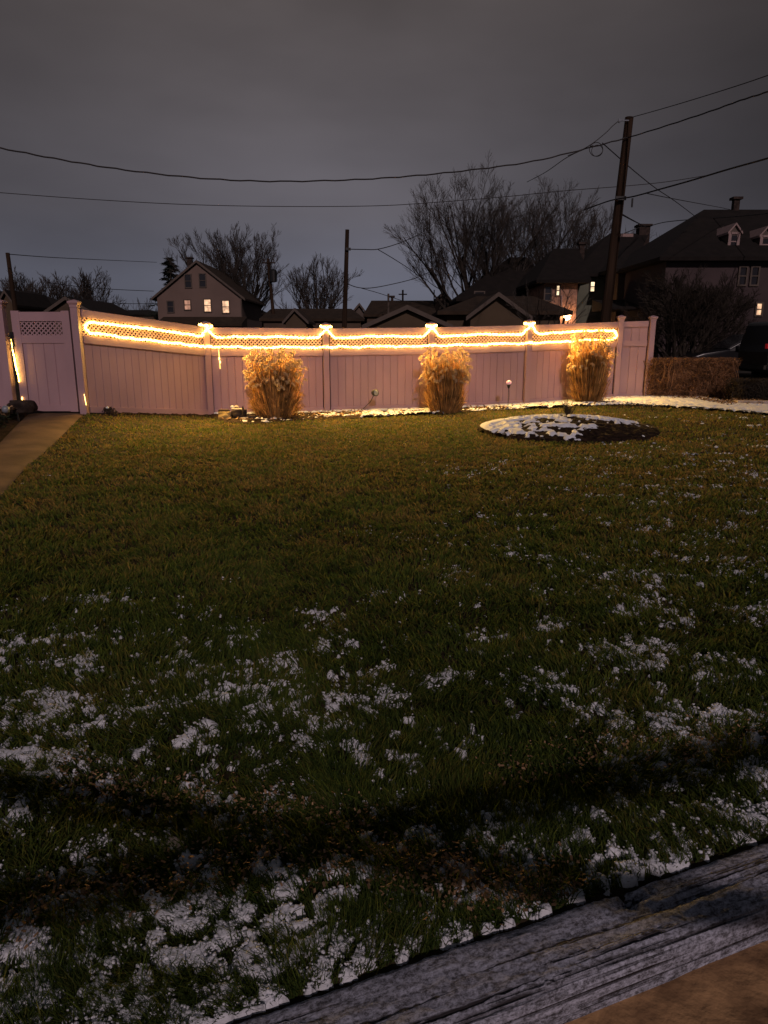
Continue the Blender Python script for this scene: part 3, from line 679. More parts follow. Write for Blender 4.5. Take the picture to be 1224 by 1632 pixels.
# ------------------------------------------------------------------ ornamental grasses
def orn(u, v, Y, H, Wd, nplume, label, top_spread, seed):
    random.seed(seed)
    q = at(u, v, Y); b0 = Vector((q.x, Y, float(G(q.x, Y))))
    root = tag(empty('ornamental_grass', b0), label, 'ornamental grass', 'dry ornamental grasses in front of the fence')
    st = MB(); bl = MB(); pl = MB()
    for i in range(nplume):
        a_ = random.uniform(0, 6.28); rr_ = math.sqrt(random.random()); hh = H * random.uniform(.5, 1) * (1 - .14 * rr_ ** 2)
        hx = math.cos(a_) * rr_ * Wd / 2; hy = math.sin(a_) * rr_ * Wd * .36; bx_, by_ = hx * .4, hy * .4
        p = [b0 + Vector((bx_ + (hx - bx_) * t ** 1.1, by_ + (hy - by_) * t ** 1.1, hh * t)) for t in (0, .3, .6, .85, 1)]
        st.tube(p, [.005, .0045, .004, .003, .003], 3, cap=False)
        # plume: drooping fluffy head
        tip = p[-1]; dr = Vector((hx, hy * .7, 0)); dr = dr.normalized() if dr.length > .01 else Vector((1, 0, 0))
        dr = (dr + Vector((random.gauss(0, .5), random.gauss(0, .5), 0))).normalized(); ln = random.uniform(.06, .115)
        for k in range(80):
            t = random.random(); c_ = tip + dr * (t * ln * .75) + Vector((0, 0, ln * (.55 * t - 1.0 * t * t)))
            f_ = Vector((random.gauss(0, 1), random.gauss(0, 1), random.gauss(0, 1))).normalized() * random.uniform(.018, .042) + Vector((0, 0, -.012)) + dr * .006
            sd = f_.orthogonal().normalized(); pl.ribbon([c_, c_ + f_ * .55, c_ + f_ + Vector((0, 0, -.006))], [.0026, .0036, .0014], sd)
    for i in range(int(nplume * 14)):
        a_ = random.uniform(0, 6.28); rr_ = math.sqrt(random.random()); hh = H * random.uniform(.25, .92)
        sp_ = rr_ * Wd / 2 * random.uniform(.7, 1.12) * (.70 + .30 * hh / H); hx = math.cos(a_) * sp_; hy = math.sin(a_) * sp_ * .75; dp = random.uniform(0, .3) * hh
        cs = random.uniform(.18, .50); ex_ = random.uniform(.4, 1.1)
        p = [b0 + Vector((hx * (cs + (1 - cs) * t ** ex_), hy * (cs + (1 - cs) * t ** ex_), hh * t - dp * max(0, t - .5) ** 2 * 4)) for t in (0, .35, .65, .85, 1)]
        if random.random() < .3: dp += .35 * hh
        curl = Vector((random.gauss(0, .045), random.gauss(0, .04), 0)); p[-1] = p[-1] + curl; p[-2] = p[-2] + curl * .5
        sd = Vector((random.gauss(0, 1), random.gauss(0, 1), random.gauss(0, .4))).normalized(); bl.ribbon(p, [.005, .0075, .007, .005, .001], sd)
    for i in range(int(nplume * 5)):       # lower arching leaves keep the clump full near the ground
        a_ = random.uniform(0, 6.28); rr_ = math.sqrt(random.random()); hh = H * random.uniform(.18, .55); hx = math.cos(a_) * rr_ * Wd * .5; hy = math.sin(a_) * rr_ * Wd * .36; cs = random.uniform(.3, .6); dp = random.uniform(.1, .7) * hh
        p = [b0 + Vector((hx * (cs + (1 - cs) * t ** .8), hy * (cs + (1 - cs) * t ** .8), hh * t - dp * max(0, t - .45) ** 2 * 2.5)) for t in (0, .3, .6, .85, 1)]
        sd = Vector((random.gauss(0, 1), random.gauss(0, 1), random.gauss(0, .4))).normalized(); bl.ribbon(p, [.004, .007, .006, .004, .001], sd)
    st.build('stem', 'straw', root)['kind'] = 'stuff'; bl.build('foliage', 'straw', root)['kind'] = 'stuff'; pl.build('plume', 'plume', root)['kind'] = 'stuff'
    return root
orn(440, 668, 14.9, 1.50, 1.28, 260, 'dry ornamental grass clump, leftmost and widest of the three, beside the rock pile', 1, 3)
orn(709, 656, 15.8, 1.46, 1.08, 220, 'dry ornamental grass clump with pale plumes, middle one of the three', 1, 4)
orn(937, 642, 16.9, 1.74, 1.08, 190, 'dry ornamental grass clump, tallest and rightmost, reaching up over the lights', 1, 5)

# ------------------------------------------------------------------ rocks
def rock(u, v, Y, dims, m, label, group=None, name='rock', seed=0, snowtop=0, flat=.75, lift=0):
    q = at(u, v, Y); base = Vector((q.x, Y, q.z))
    bm = bmesh.new(); bmesh.ops.create_icosphere(bm, subdivisions=4, radius=1)
    sd = seed * 7.3
    for vv in bm.verts:
        p = vv.co; nz = .22 * math.sin(3.1 * p.x + sd) * math.cos(2.3 * p.y + sd * 1.3) + .12 * math.sin(6 * p.y + 4 * p.z + sd)
        k_ = 1 + nz; x_, y_, z_ = p.x * k_, p.y * k_, p.z * k_
        x_ = max(-flat, min(flat, x_)) / flat; z_ = max(-flat, min(flat, z_)) / flat
        vv.co = Vector((x_ * dims[0] / 2, y_ * dims[1] / 2, z_ * dims[2] / 2)) + base
    me = bpy.data.meshes.new(name); bm.to_mesh(me); bm.free()
    o = link(name, me, m, None, True); tag(o, label, 'rock', group)
    return o
GR = 'stones piled in front of the fence'
rock(359, 664, 14.75, (.26, .2, .20), 'rock_tan', 'tan flat-faced rock at the lower left of the rock pile', GR, seed=1)
rock(357, 656, 14.85, (.22, .2, .09), 'rock_dark', 'dark flat rock lying on top of the tan rock at left', GR, seed=2)
rock(381, 659, 14.75, (.30, .22, .17), 'rock_dark', 'largest dark rock in the middle of the pile', GR, seed=3)
rock(378, 652.5, 14.8, (.22, .16, .05), 'rock_pale', 'pale flat slab on top of the largest dark rock', GR, seed=4)
rock(370.5, 648.8, 14.8, (.07, .07, .055), 'snow', 'small round white stone topmost in the pile', GR, seed=5)
rock(377, 648.5, 14.85, (.09, .08, .05), 'rock_pale', 'small beige stone next to the topmost white one', GR, seed=6)
rock(389, 668, 14.65, (.18, .14, .08), 'rock_pale', 'low pale brown rock at the front of the pile', GR, seed=7)
rock(375, 669.5, 14.6, (.10, .08, .05), 'snow', 'small white stone at the foot of the pile', GR, seed=8)
rock(403, 666, 14.75, (.26, .2, .10), 'rock_dark', 'dark low rock at the right of the pile under the grass', GR, seed=9)
m = MB(); q = at(388.5, 662, 14.65); m.tube([q, q + Vector((.0, 0, .10)), q + Vector((-.02, .02, .18))], [.035, .03, .015], 7); tag(m.build('wood_stump', 'rock_dark'), 'small dark upright stump at the right side of the rock pile', 'stump')
rock(35, 648, 12.6, (.42, .34, .22), 'rock_dark', 'dark rounded boulder in the planting left of the gate', seed=11)
rock(277, 1352, atg(277, 1352).y, (.07, .06, .045), 'rock_pale', 'small pale stone lying alone in the near lawn', seed=12)
# low dark plant with white top by the left bay
q = at(173, 650, 13.4); b0 = Vector((q.x, 13.4, float(G(q.x, 13.4))))
root = tag(empty('low_shrub', b0), 'small dark rounded plant tipped with snow at the foot of the left fence bay', 'shrub')
m = MB()
for i in range(260):
    a_ = random.uniform(0, 6.28); el = random.uniform(0, 1.5); r_ = random.uniform(.05, .13)
    c_ = b0 + Vector((math.cos(a_) * math.cos(el) * r_ * 1.15, math.sin(a_) * math.cos(el) * r_, math.sin(el) * r_ * 1.1 + .005)); sd = Vector((random.gauss(0, 1), random.gauss(0, 1), random.gauss(0, 1))).normalized()
    m.ribbon([c_, c_ + sd * .02, c_ + sd * .04], [.008, .014, .003], sd.orthogonal().normalized())
m.build('foliage', 'rock_dark', root)
m = MB(); m.lathe(b0 + Vector((-.01, -.03, .125)), [(.025, 0), (.032, .012), (.022, .03), (.006, .038)], 9); m.build('snow_cap', 'snow', root, True)

# ------------------------------------------------------------------ two garden lamps in front of the fence
def spot(u, v, Y, label, globe):
    q = at(u, v, Y); b0 = Vector((q.x, Y, float(G(q.x, Y)) + .03)); root = tag(empty('garden_lamp', b0), label, 'garden lamp')
    m = MB(); top = q - Vector((0, 0, .05))
    if globe:
        m.tube([b0 - Vector((0, 0, .05)), top], .007, 6); m.build('stake', 'black', root)
        m = MB(); m.lathe(q, [(.012, -.10), (.03, -.07), (.036, -.035), (.044, -.03), (.044, -.012), (.03, -.008)], 14); m.build('socket', 'black', root, True)
        m = MB(); m.lathe(q, [(.03, -.007), (.052, .008), (.060, .03), (.052, .055), (.03, .072), (.008, .078)], 14); m.build('globe', 'pink_globe', root, True)
    else:
        m.tube([q + Vector((0, .04, -.02)), q + Vector((-.1, .2, -.22)), q + Vector((-.3, .42, -.42)), q + Vector((-.42, .45, float(G(q.x, Y)) + .03 - q.z))], .007, 6); m.build('stake', 'black', root)
        m = MB(); dr = Vector((.6, -.8, .1)).normalized()
        m.tube([q - dr * .05, q - dr * .03, q + dr * .03, q + dr * .055], [.035, .068, .075, .078], 14); m.build('lamp_head', 'black', root, True)
        m = MB(); m.tube([q + dr * .0555, q + dr * .064], [.062, .05], 14); m.build('lens', 'grey_plastic', root, True)
spot(597, 626, 15.9, 'dark round garden spotlight leaning on a thin stake between the first two grasses', False)
spot(811, 612, 16.2, 'small pinkish globe lamp on a thin upright stake left of the fourth post', True)

# ------------------------------------------------------------------ planting at far left
q = at(6, 652, 12.2); b0 = Vector((q.x, 12.2, float(G(q.x, 12.2))))
m = MB()
for i in range(26):
    a_ = random.uniform(0, 6.28); ln = random.uniform(.25, .42)
    p = [b0 + Vector((math.cos(a_) * ln * .62 * t, math.sin(a_) * ln * .5 * t, ln * (1.5 * t - .95 * t * t))) for t in (0, .25, .5, .75, 1)]
    m.ribbon(p, [.008, .016, .022, .018, .003], Vector((-math.sin(a_), math.cos(a_), 0)))
tag(m.build('wilted_plant', 'litter'), 'wilted plant with arching brown leaves at the left edge by the fence', 'plant')
m = MB(); q = at(13, 652, 12.0); b1 = Vector((q.x, 12.0, float(G(q.x, 12)))); m.tube([b1, b1 + Vector((.0, 0, .30))], [.018, .016], 6); m.tube([b1 + Vector((.1, .1, 0)), b1 + Vector((.1, .1, .16))], [.02, .012], 6)
tag(m.build('plant_stake', 'black'), 'short dark stake standing in the left planting bed', 'stake')
m = MB(); q = at(9, 652, 11.8); m.lathe(q, [(.02, -.06), (.05, -.05), (.062, -.01), (.055, .03), (.03, .055), (.008, .06)], 12)
tag(m.build('garden_lamp', 'grey_plastic', None, True), 'small blue grey garden light on the soil at the left edge', 'garden lamp')
m = MB()
for i in range(2600):
    y = random.uniform(9, 12.9); x = float(path_l(y)) - random.uniform(.08, 2.2); z = float(G(x, y)) + random.uniform(.02, .10) + .08 * float(vn(np.array(x * 3), np.array(y * 3), 5))
    sd = Vector((random.gauss(0, 1), random.gauss(0, 1), random.gauss(0, .5))).normalized(); c_ = Vector((x, y, z)); m.ribbon([c_, c_ + sd * .03, c_ + sd * .06], [.006, .018, .003], sd.orthogonal().normalized())
tag(m.build('ground_cover', 'leaf_dark'), 'dark low ground cover leaves in the bed left of the path', 'ground cover', kind='stuff')

# ------------------------------------------------------------------ hedges
def hedge(u0, u1, v0, vb, Y, dep, n, label, m_='twig_hedge'):
    a_ = at(u0, vb, Y); b_ = at(u1, vb, Y); top = at((u0 + u1) / 2, v0, Y).z; m = MB(); z0 = float(G((a_.x + b_.x) / 2, Y)); H = top - z0
    for i in range(n // 12):
        x = random.uniform(a_.x + .04, b_.x - .04); y = Y + random.uniform(.1, dep - .1); p = [Vector((x, y, z0 - .02))]
        for j in range(5): p.append(p[-1] + Vector((random.gauss(0, .05), random.gauss(0, .05), H * .19)))
        m.tube(p, [.013, .012, .010, .008, .006, .004], 4, cap=False)
    for i in range(n):
        x = random.uniform(a_.x, b_.x); y = Y + dep * random.random() ** 1.5; z = z0 + .04 + (H - .10) * random.random() ** .8
        d_ = Vector((random.gauss(0, .8), random.gauss(0, .6), random.gauss(.55, .6))).normalized(); L_ = random.uniform(.06, .19)
        p0 = Vector((x, y, z)); p1 = p0 + d_ * L_ * .5 + Vector((random.gauss(0, .012), random.gauss(0, .012), 0)); p2 = p1 + (d_ + Vector((random.gauss(0, .4), random.gauss(0, .4), random.gauss(0, .3)))) * L_ * .5
        for p in (p1, p2): p.z = min(p.z, z0 + H + random.uniform(-.02, .015)); p.x = min(max(p.x, a_.x - .04), b_.x + .04)
        m.tube([p0, p1, p2], [.0055, .0045, .002], 3, cap=False)
    return tag(m.build('hedge', m_), label, 'hedge')
hedge(1031, 1172, 570, 632, 17.6, .75, 11000, 'clipped bare twiggy brown hedge right of the fence')
hedge(1172, 1330, 603, 645, 16.6, .6, 5000, 'lower dark twiggy hedge at the right edge in front of the black car', 'bark')
m = MB(); q0, q1 = atg(1175, 646), atg(1340, 648); m.hexa([q0, q1, q1 + Vector((0, .2, 0)), q0 + Vector((0, .2, 0))], [p + Vector((0, 0, .10)) for p in (q0, q1, q1 + Vector((0, .2, 0)), q0 + Vector((0, .2, 0)))])
tag(m.build('edging_stone', 'rock_pale'), 'pale kerb stone edging the lower hedge at the right', 'kerb stone')

# driveway behind
m = MB(); m.poly([(8.5, 18.6, .258), (40, 18.6, .258), (40, 32, .258), (8.5, 32, .258)], [(0, 1, 2, 3)]); tag(m.build('road', 'asphalt'), kind='structure')

# ------------------------------------------------------------------ cars (side view)
def car(name, x0, Y, zg, L_, H, face, bodymat, label, suv):
    """face -1: bonnet points left; +1: bonnet points right. x0 = leftmost x"""
    root = tag(empty(name, (x0 + L_ / 2, Y, zg)), label, 'car'); W = 1.85
    if suv:  pr = [(0, .42), (.0, .95), (.04, 1.15), (.10, H - .12), (.16, H - .02), (.30, H), (2.3, H), (2.75, H - .06), (3.35, 1.12), (4.35, 1.02), (4.62, .88), (4.68, .55), (4.6, .34), (.1, .34)]
    else:    pr = [(0, .45), (.02, .88), (.12, 1.0), (.45, 1.05), (.80, H - .15), (1.1, H - .02), (1.6, H), (2.2, H - .04), (3.05, .98), (3.9, .86), (4.3, .72), (4.38, .5), (4.3, .25), (.1, .25)]
    sc = L_ / pr[-3][0]
    X = lambda t: (x0 + t * sc) if face > 0 else (x0 + L_ - t * sc)
    m = MB(); n = len(pr)
    lay = []
    for yy_, ins in ((-W / 2 + .0, 0), (W / 2, 0)):
        lay.append([(X(a_), Y + yy_ + (math.copysign(.16, -yy_) if z_ > 1.15 else 0), zg + z_) for a_, z_ in pr])
    m.poly(lay[0] + lay[1], [list(range(n)), list(range(n, 2 * n))[::-1]] + [[i, (i + 1) % n, n + (i + 1) % n, n + i] for i in range(n)])
    body = m.build('body', bodymat, root)
    bv = body.modifiers.new('b', 'BEVEL'); bv.width = .05; bv.segments = 3
    # windows on the near side and windscreen
    bz = 1.12 if suv else .98; tz = H - .16
    def win(t0, t1, s0, s1, nm='side_window'):
        m = MB(); y0 = Y - W / 2 - .012; y1 = Y - W / 2 + .145
        m.hexa([(X(t0), y0 + .02, zg + bz), (X(t1), y0 + .02, zg + bz), (X(s1), y1 - .005, zg + tz), (X(s0), y1 - .005, zg + tz)], [(X(t0), y0 + .06, zg + bz), (X(t1), y0 + .06, zg + bz), (X(s1), y1 + .04, zg + tz), (X(s0), y1 + .04, zg + tz)])
        return m.build(nm, 'glass_dark', root)
    if suv: win(.30, 1.15, .35, 1.15); win(1.22, 2.1, 1.22, 2.1); win(2.17, 3.1, 2.17, 2.6)
    else: win(.7, 1.6, 1.05, 1.6); win(1.67, 2.85, 1.67, 2.1)
    m = MB(); a_, b_ = ((3.3, 1.16), (2.8, H - .1)) if suv else ((3.0, 1.0), (2.25, H - .06))
    dxn = .012 * (1 if face > 0 else -1)
    m.hexa([(X(a_[0]) + dxn, Y - W / 2 + .18, zg + a_[1] + .02), (X(a_[0]) + dxn, Y + W / 2 - .18, zg + a_[1] + .02), (X(b_[0]) + dxn, Y + W / 2 - .26, zg + b_[1] + .02), (X(b_[0]) + dxn, Y - W / 2 + .26, zg + b_[1] + .02)],
           [(X(a_[0]), Y - W / 2 + .18, zg + a_[1]), (X(a_[0]), Y + W / 2 - .18, zg + a_[1]), (X(b_[0]), Y + W / 2 - .26, zg + b_[1]), (X(b_[0]), Y - W / 2 + .26, zg + b_[1])]); m.build('windscreen', 'glass_dark', root)
    for t in (.85, 3.7 if suv else 3.5):
        rw = .37 if suv else .32; c_ = Vector((X(t), Y - W / 2 + .11, zg + rw)); m = MB(); m.tube([c_ + Vector((0, -.13, 0)), c_ + Vector((0, -.11, 0)), c_ + Vector((0, .10, 0))], [rw - .02, rw, rw], 24); wh = m.build('wheel', 'tyre', root)
        m = MB(); m.tube([c_ + Vector((0, -.14, 0)), c_ + Vector((0, -.131, 0))], [rw * .25, rw * .58], 12)
        m.build('rim', 'asphalt', wh)
        for yo in (W - .22,):
            c2 = c_ + Vector((0, yo, 0)); m = MB(); m.tube([c2 + Vector((0, -.11, 0)), c2 + Vector((0, .13, 0))], rw, 20); m.build('wheel', 'tyre', root)
    # tail lamp, headlamp, mirror, bumper strip
    m = MB(); m.box((X(.10), Y - W / 2 + .03, zg + (1.12 if suv else .85)), (.34, .12, .14)); m.build('tail_light', 'tail', root)
    m = MB(); m.box((X(4.5 if suv else 4.2), Y - W / 2 + .06, zg + (.85 if suv else .68)), (.2, .14, .12)); m.build('headlight', 'glass_dark', root)
    m = MB(); m.box((X(3.0 if suv else 2.75), Y - W / 2 - .09, zg + bz + .06), (.12, .18, .12)); m.build('mirror', bodymat, root)
    m = MB(); m.box((X(.04), Y, zg + .5), (.22, W - .06, .12)); m.build('bumper', bodymat if not suv else 'asphalt', root)
    if not suv:
        m = MB(); y0 = Y - W / 2; m.tube([(X(3.02), y0 + .0, zg + 1.0), (X(2.2), y0 + .13, zg + H - .1), (X(1.6), y0 + .14, zg + H - .07)], .014, 5); m.build('window_trim', 'chrome', root)
    else:
        m = MB(); m.tube([(X(.5), Y - W / 2 + .22, zg + H + .05), (X(2.4), Y - W / 2 + .22, zg + H + .05)], .02, 6); m.tube([(X(.5), Y - W / 2 + .22, zg + H - .01), (X(.5), Y - W / 2 + .22, zg + H + .05)], .015, 5); m.tube([(X(2.4), Y - W / 2 + .22, zg + H - .01), (X(2.4), Y - W / 2 + .22, zg + H + .05)], .015, 5); m.build('roof_rail', 'chrome', root)
car('parked_car', 11.4, 22.5, .26, 4.8, 1.85, 1, 'car', 'large black parked car cut by the right edge, with its red tail light showing', True)
car('parked_car', 10.9, 26.8, .26, 4.5, 1.55, -1, 'car_sedan', 'dark parked car behind the hedge with its bonnet pointing left', False)

# ------------------------------------------------------------------ houses
def window(root, x, z, w_, h_, y, pane, frame='trim', mull=True):
    m = MB(); t = .09
    m.box((x, y - .05, z + h_ / 2 + t / 2), (w_ + 2 * t, .10, t)); m.box((x, y - .05, z - h_ / 2 - t / 2), (w_ + 2 * t, .10, t))
    m.box((x - w_ / 2 - t / 2, y - .05, z), (t, .10, h_)); m.box((x + w_ / 2 + t / 2, y - .05, z), (t, .10, h_))
    if mull: m.box((x, y - .05, z), (w_, .06, .06))
    f_ = m.build('window', frame, root); m = MB(); m.box((x, y - .012, z), (w_, .02, h_)); m.build('pane', pane, f_)
def house_front_gable(Y, ul, ur, ve, ua, va, depth, wall, roof, label, wins=(), eave=.35, chimney=None, frame='trim', name='house', over_r=None):
    A = at(ul, ve, Y); B = at(ur, ve, Y); T = at(ua, va, Y); z0 = float(G(T.x, Y)) - .1; ze = (A.z + B.z) / 2
    root = tag(empty(name, (T.x, Y, z0)), label, 'house'); xl, xr, xa, za = A.x, B.x, T.x, T.z
    m = MB(); m.prism([(xl, 0, z0), (xr, 0, z0), (xr, 0, ze), (xa, 0, za - .12), (xl, 0, ze)], (0, Y, 0), (0, Y + depth, 0)); m.build('wall', wall, root)
    m = MB(); th = .18
    for xe in (xl, xr):
        s_ = 1 if xe > xa else -1; k = (za - ze) / abs(xe - xa); ex = xe + s_ * eave; ez = ze - k * eave
        m.hexa([(xa, Y - .3, za), (ex, Y - .3, ez), (ex, Y + depth + .3, ez), (xa, Y + depth + .3, za)], [(xa, Y - .3, za + th), (ex, Y - .3, ez + th), (ex, Y + depth + .3, ez + th), (xa, Y + depth + .3, za + th)])
    rf = m.build('roof', roof, root)
    m = MB()
    for xe in (xl, xr):
        s_ = 1 if xe > xa else -1; k = (za - ze) / abs(xe - xa); ex = xe + s_ * eave; ez = ze - k * eave
        m.hexa([(xa, Y - .34, za - .05), (ex, Y - .34, ez - .05), (ex, Y - .305, ez - .05), (xa, Y - .305, za - .05)], [(xa, Y - .34, za + th), (ex, Y - .34, ez + th), (ex, Y - .305, ez + th), (xa, Y - .305, za + th)])
    m.build('bargeboard', frame, root)
    for (u, v, wp, hp, pane) in wins:
        q = at(u, v, Y); sc = Y / ray(u, v).y / F; window(root, q.x, q.z, wp * sc, hp * sc, Y, pane, frame)
    if chimney:
        u, v, wp, hp = chimney; q = at(u, v, Y + depth * .4); sc = (Y + depth * .4) / F; m = MB(); m.box((q.x, Y + depth * .4, q.z - 1), (wp * sc, wp * sc, hp * sc + 2)); m.box((q.x, Y + depth * .4, q.z + hp * sc / 2 + .05), (wp * sc + .2, wp * sc + .2, .12)); m.build('chimney', 'rock_dark', rf)
    return root
def house_hip(Y, ul, ur, ve, u0, u1, vr, depth, wall, roof, label, wins=(), eave=.5, chimney=None, frame='trim', vel=None, name='house'):
    """long side to the viewer; the ridge is at mid depth"""
    A = at(ul, ve, Y); B = at(ur, ve, Y); Yr = Y + depth / 2; R0 = at(u0, vr, Yr); R1 = at(u1, vr, Yr); z0 = float(G((A.x + B.x) / 2, Y)) - .1; ze = A.z
    root = tag(empty(name, ((A.x + B.x) / 2, Y, z0)), label, 'house')
    m = MB(); m.box(((A.x + B.x) / 2, Y + depth / 2, (z0 + ze) / 2), (B.x - A.x, depth, ze - z0)); m.build('wall', wall, root)
    e = eave; th = .2; c = [(A.x - e, Y - e, ze), (B.x + e, Y - e, ze), (B.x + e, Y + depth + e, ze), (A.x - e, Y + depth + e, ze)]
    m = MB(); pts = c + [(x, y, z + th) for x, y, z in c] + [tuple(R0), tuple(R1)]
    m.poly(pts, [(3, 2, 1, 0), (0, 1, 5, 4), (1, 2, 6, 5), (2, 3, 7, 6), (3, 0, 4, 7), (4, 5, 9, 8), (5, 6, 9), (6, 7, 8, 9), (7, 4, 8)]); rf = m.build('roof', roof, root)
    for (u, v, wp, hp, pane) in wins:
        q = at(u, v, Y); sc = Y / ray(u, v).y / F; window(root, q.x, q.z, wp * sc, hp * sc, Y, pane, frame)
    if chimney:
        u, v, wp, hp = chimney; q = at(u, v, Yr); sc = Yr / ray(u, v).y / F; m = MB(); m.box((q.x, Yr, q.z - .8), (wp * sc, wp * sc, hp * sc + 1.6)); m.box((q.x, Yr, q.z + hp * sc / 2 + .06), (wp * sc + .25, wp * sc + .25, .15)); m.build('chimney', 'rock_dark', rf)
    return root
# left house with lit windows
hL = house_front_gable(72, 250, 383, 472, 314, 418, 12, 'tan_siding', 'roof_brown', 'tan gabled house with three lit windows behind the left fence bay',
    [(300, 448, 9, 19, 'glass_dark'), (323, 447, 9, 19, 'glass_dark'), (299, 486, 9, 14, 'pane_dim'), (331, 487, 10, 18, 'pane_lit'), (360, 489, 10, 18, 'pane_lit'), (272, 489, 9, 16, 'glass_dark')], chimney=(303, 417, 7, 9), eave=.5)
m = MB(); A, B = at(247, 520, 69), at(385, 520, 69); T0, T1 = at(247, 505, 72), at(383, 505, 72)
m.hexa([A, B, (B.x, 71.9, A.z), (A.x, 71.9, A.z)], [(A.x, 69, A.z + .2), (B.x, 69, A.z + .2), (B.x, 71.9, T0.z), (A.x, 71.9, T0.z)]); m.build('porch_roof', 'roof_brown', hL)
m = MB(); a_ = at(384, 470, 71.8); m.tube([a_, (a_.x, 71.8, 0)], .07, 6); m.build('drainpipe', 'trim', hL)
# dark roofs, from left to right
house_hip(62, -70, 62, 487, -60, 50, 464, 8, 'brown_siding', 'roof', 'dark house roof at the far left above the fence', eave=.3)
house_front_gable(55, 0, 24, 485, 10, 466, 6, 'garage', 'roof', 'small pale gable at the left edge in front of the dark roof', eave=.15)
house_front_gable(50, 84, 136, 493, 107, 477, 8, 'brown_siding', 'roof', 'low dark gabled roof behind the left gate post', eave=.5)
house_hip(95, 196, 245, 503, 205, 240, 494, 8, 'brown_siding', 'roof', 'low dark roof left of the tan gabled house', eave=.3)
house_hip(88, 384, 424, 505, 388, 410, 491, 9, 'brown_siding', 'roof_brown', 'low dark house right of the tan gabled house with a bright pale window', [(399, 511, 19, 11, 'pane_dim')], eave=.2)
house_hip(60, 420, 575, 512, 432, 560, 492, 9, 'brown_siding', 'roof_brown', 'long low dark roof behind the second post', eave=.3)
house_front_gable(54, 455, 488, 512, 470, 495, 5, 'garage', 'roof_brown', 'small gabled shed front in front of the long low roof', eave=.2)
house_front_gable(66, 556, 588, 506, 573, 486, 10, 'rock_pale' if False else 'trim', 'roof', 'small grey gable end beside the tall thin pole', eave=.3)
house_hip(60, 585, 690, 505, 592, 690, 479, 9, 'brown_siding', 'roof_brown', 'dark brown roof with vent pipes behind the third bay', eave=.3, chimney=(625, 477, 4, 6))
house_front_gable(68, 680, 722, 498, 706, 468, 9, 'trim', 'roof', 'far dark house with a grey gable left of the big bare tree', eave=.3)
house_front_gable(38, 586, 712, 520, 649, 492, 8, 'garage', 'roof_brown', 'low wide brown gabled garage behind the third bay', eave=.3)
# garage in front of the big roofs
gr = house_hip(44, 712, 893, 502, 760, 850, 472, 9, 'garage', 'roof_brown', 'brown garage with a front gable behind the fourth bay', eave=.6)
A, B, T = at(750, 503, 41.5), at(838, 503, 41.5), at(793, 470, 41.5)
m = MB(); m.prism([(A.x, 0, 0), (B.x, 0, 0), (B.x, 0, A.z), (T.x, 0, T.z - .1), (A.x, 0, A.z)], (0, 41.5, 0), (0, 45, 0)); m.build('gable_wall', 'garage', gr)
m = MB()
for xe in (A.x, B.x):
    m.hexa([(T.x, 41.1, T.z - .02), (xe, 41.1, A.z - .02), (xe, 48.4, A.z - .02), (T.x, 48.4, T.z - .02)], [(T.x, 41.1, T.z + .12), (xe, 41.1, A.z + .12), (xe, 48.4, A.z + .12), (T.x, 48.4, T.z + .12)])
m.build('gable_roof', 'roof_brown', gr)
m = MB()
for xe in (A.x, B.x):
    s_ = 1 if xe > T.x else -1
    m.hexa([(T.x, 41.05, T.z - .10), (xe + s_ * .3, 41.05, A.z - .30), (xe + s_ * .3, 41.09, A.z - .30), (T.x, 41.09, T.z - .10)], [(T.x, 41.05, T.z + .14), (xe + s_ * .3, 41.05, A.z - .06), (xe + s_ * .3, 41.09, A.z - .06), (T.x, 41.09, T.z + .14)])
m.build('bargeboard', 'trim', gr)
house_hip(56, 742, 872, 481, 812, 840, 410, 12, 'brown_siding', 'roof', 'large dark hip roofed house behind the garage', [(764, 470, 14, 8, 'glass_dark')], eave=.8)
hb = house_hip(50, 868, 921, 452, 882, 922, 396, 10, 'brick', 'roof', 'brick house with a glowing porch light behind the fifth bay', [(889, 463, 4, 14, 'pane_hot'), (873, 468, 9, 20, 'glass_dark')], eave=.7, chimney=(927, 396, 8, 12))
# porch lamp on that wall
q = at(904, 503, 49.7); lp = tag(empty('porch_lamp', q), 'bright warm porch lamp on the brick wall behind the fence', 'lamp')
m = MB(); m.lathe(q, [(.06, -.3), (.22, -.2), (.26, 0), (.22, .2), (.06, .3)], 14); m.build('lamp_shade', 'lamp_hot', lp, True)
m = MB(); m.tube([q + Vector((0, 0, .3)), q + Vector((0, .0, .45)), q + Vector((0, .3, .45))], .04, 6); m.build('bracket', 'black', lp)
m = MB(); a_ = at(895, 470, 49.9); b_ = at(895, 500, 49.9); m.tube([a_, b_], .06, 6); tag(m.build('drainpipe', 'trim_pale', hb))
m = MB(); m.box(at(899, 447, 49.8), (.2, .1, .2)); 
# greenish house
hg = house_hip(52, 922, 984, 442, 972, 1035, 372, 16, 'green_siding', 'roof', 'greenish two storey house with one lit window behind the utility pole', [(944, 457, 6, 14, 'pane_hot')], eave=.6, chimney=(1025, 365, 17, 7))
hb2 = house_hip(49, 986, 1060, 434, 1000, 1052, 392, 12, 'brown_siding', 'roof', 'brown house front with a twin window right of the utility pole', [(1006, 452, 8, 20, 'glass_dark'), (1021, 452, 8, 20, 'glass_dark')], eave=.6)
m = MB(); A, B = at(972, 493, 45), at(1060, 493, 45); T0 = at(980, 478, 49)
m.hexa([A, B, (B.x, 48.9, A.z), (A.x, 48.9, A.z)], [(A.x, 45, A.z + .12), (B.x, 45, A.z + .12), (B.x, 48.9, T0.z), (A.x, 48.9, T0.z)]); m.build('porch_roof', 'roof', hb2)
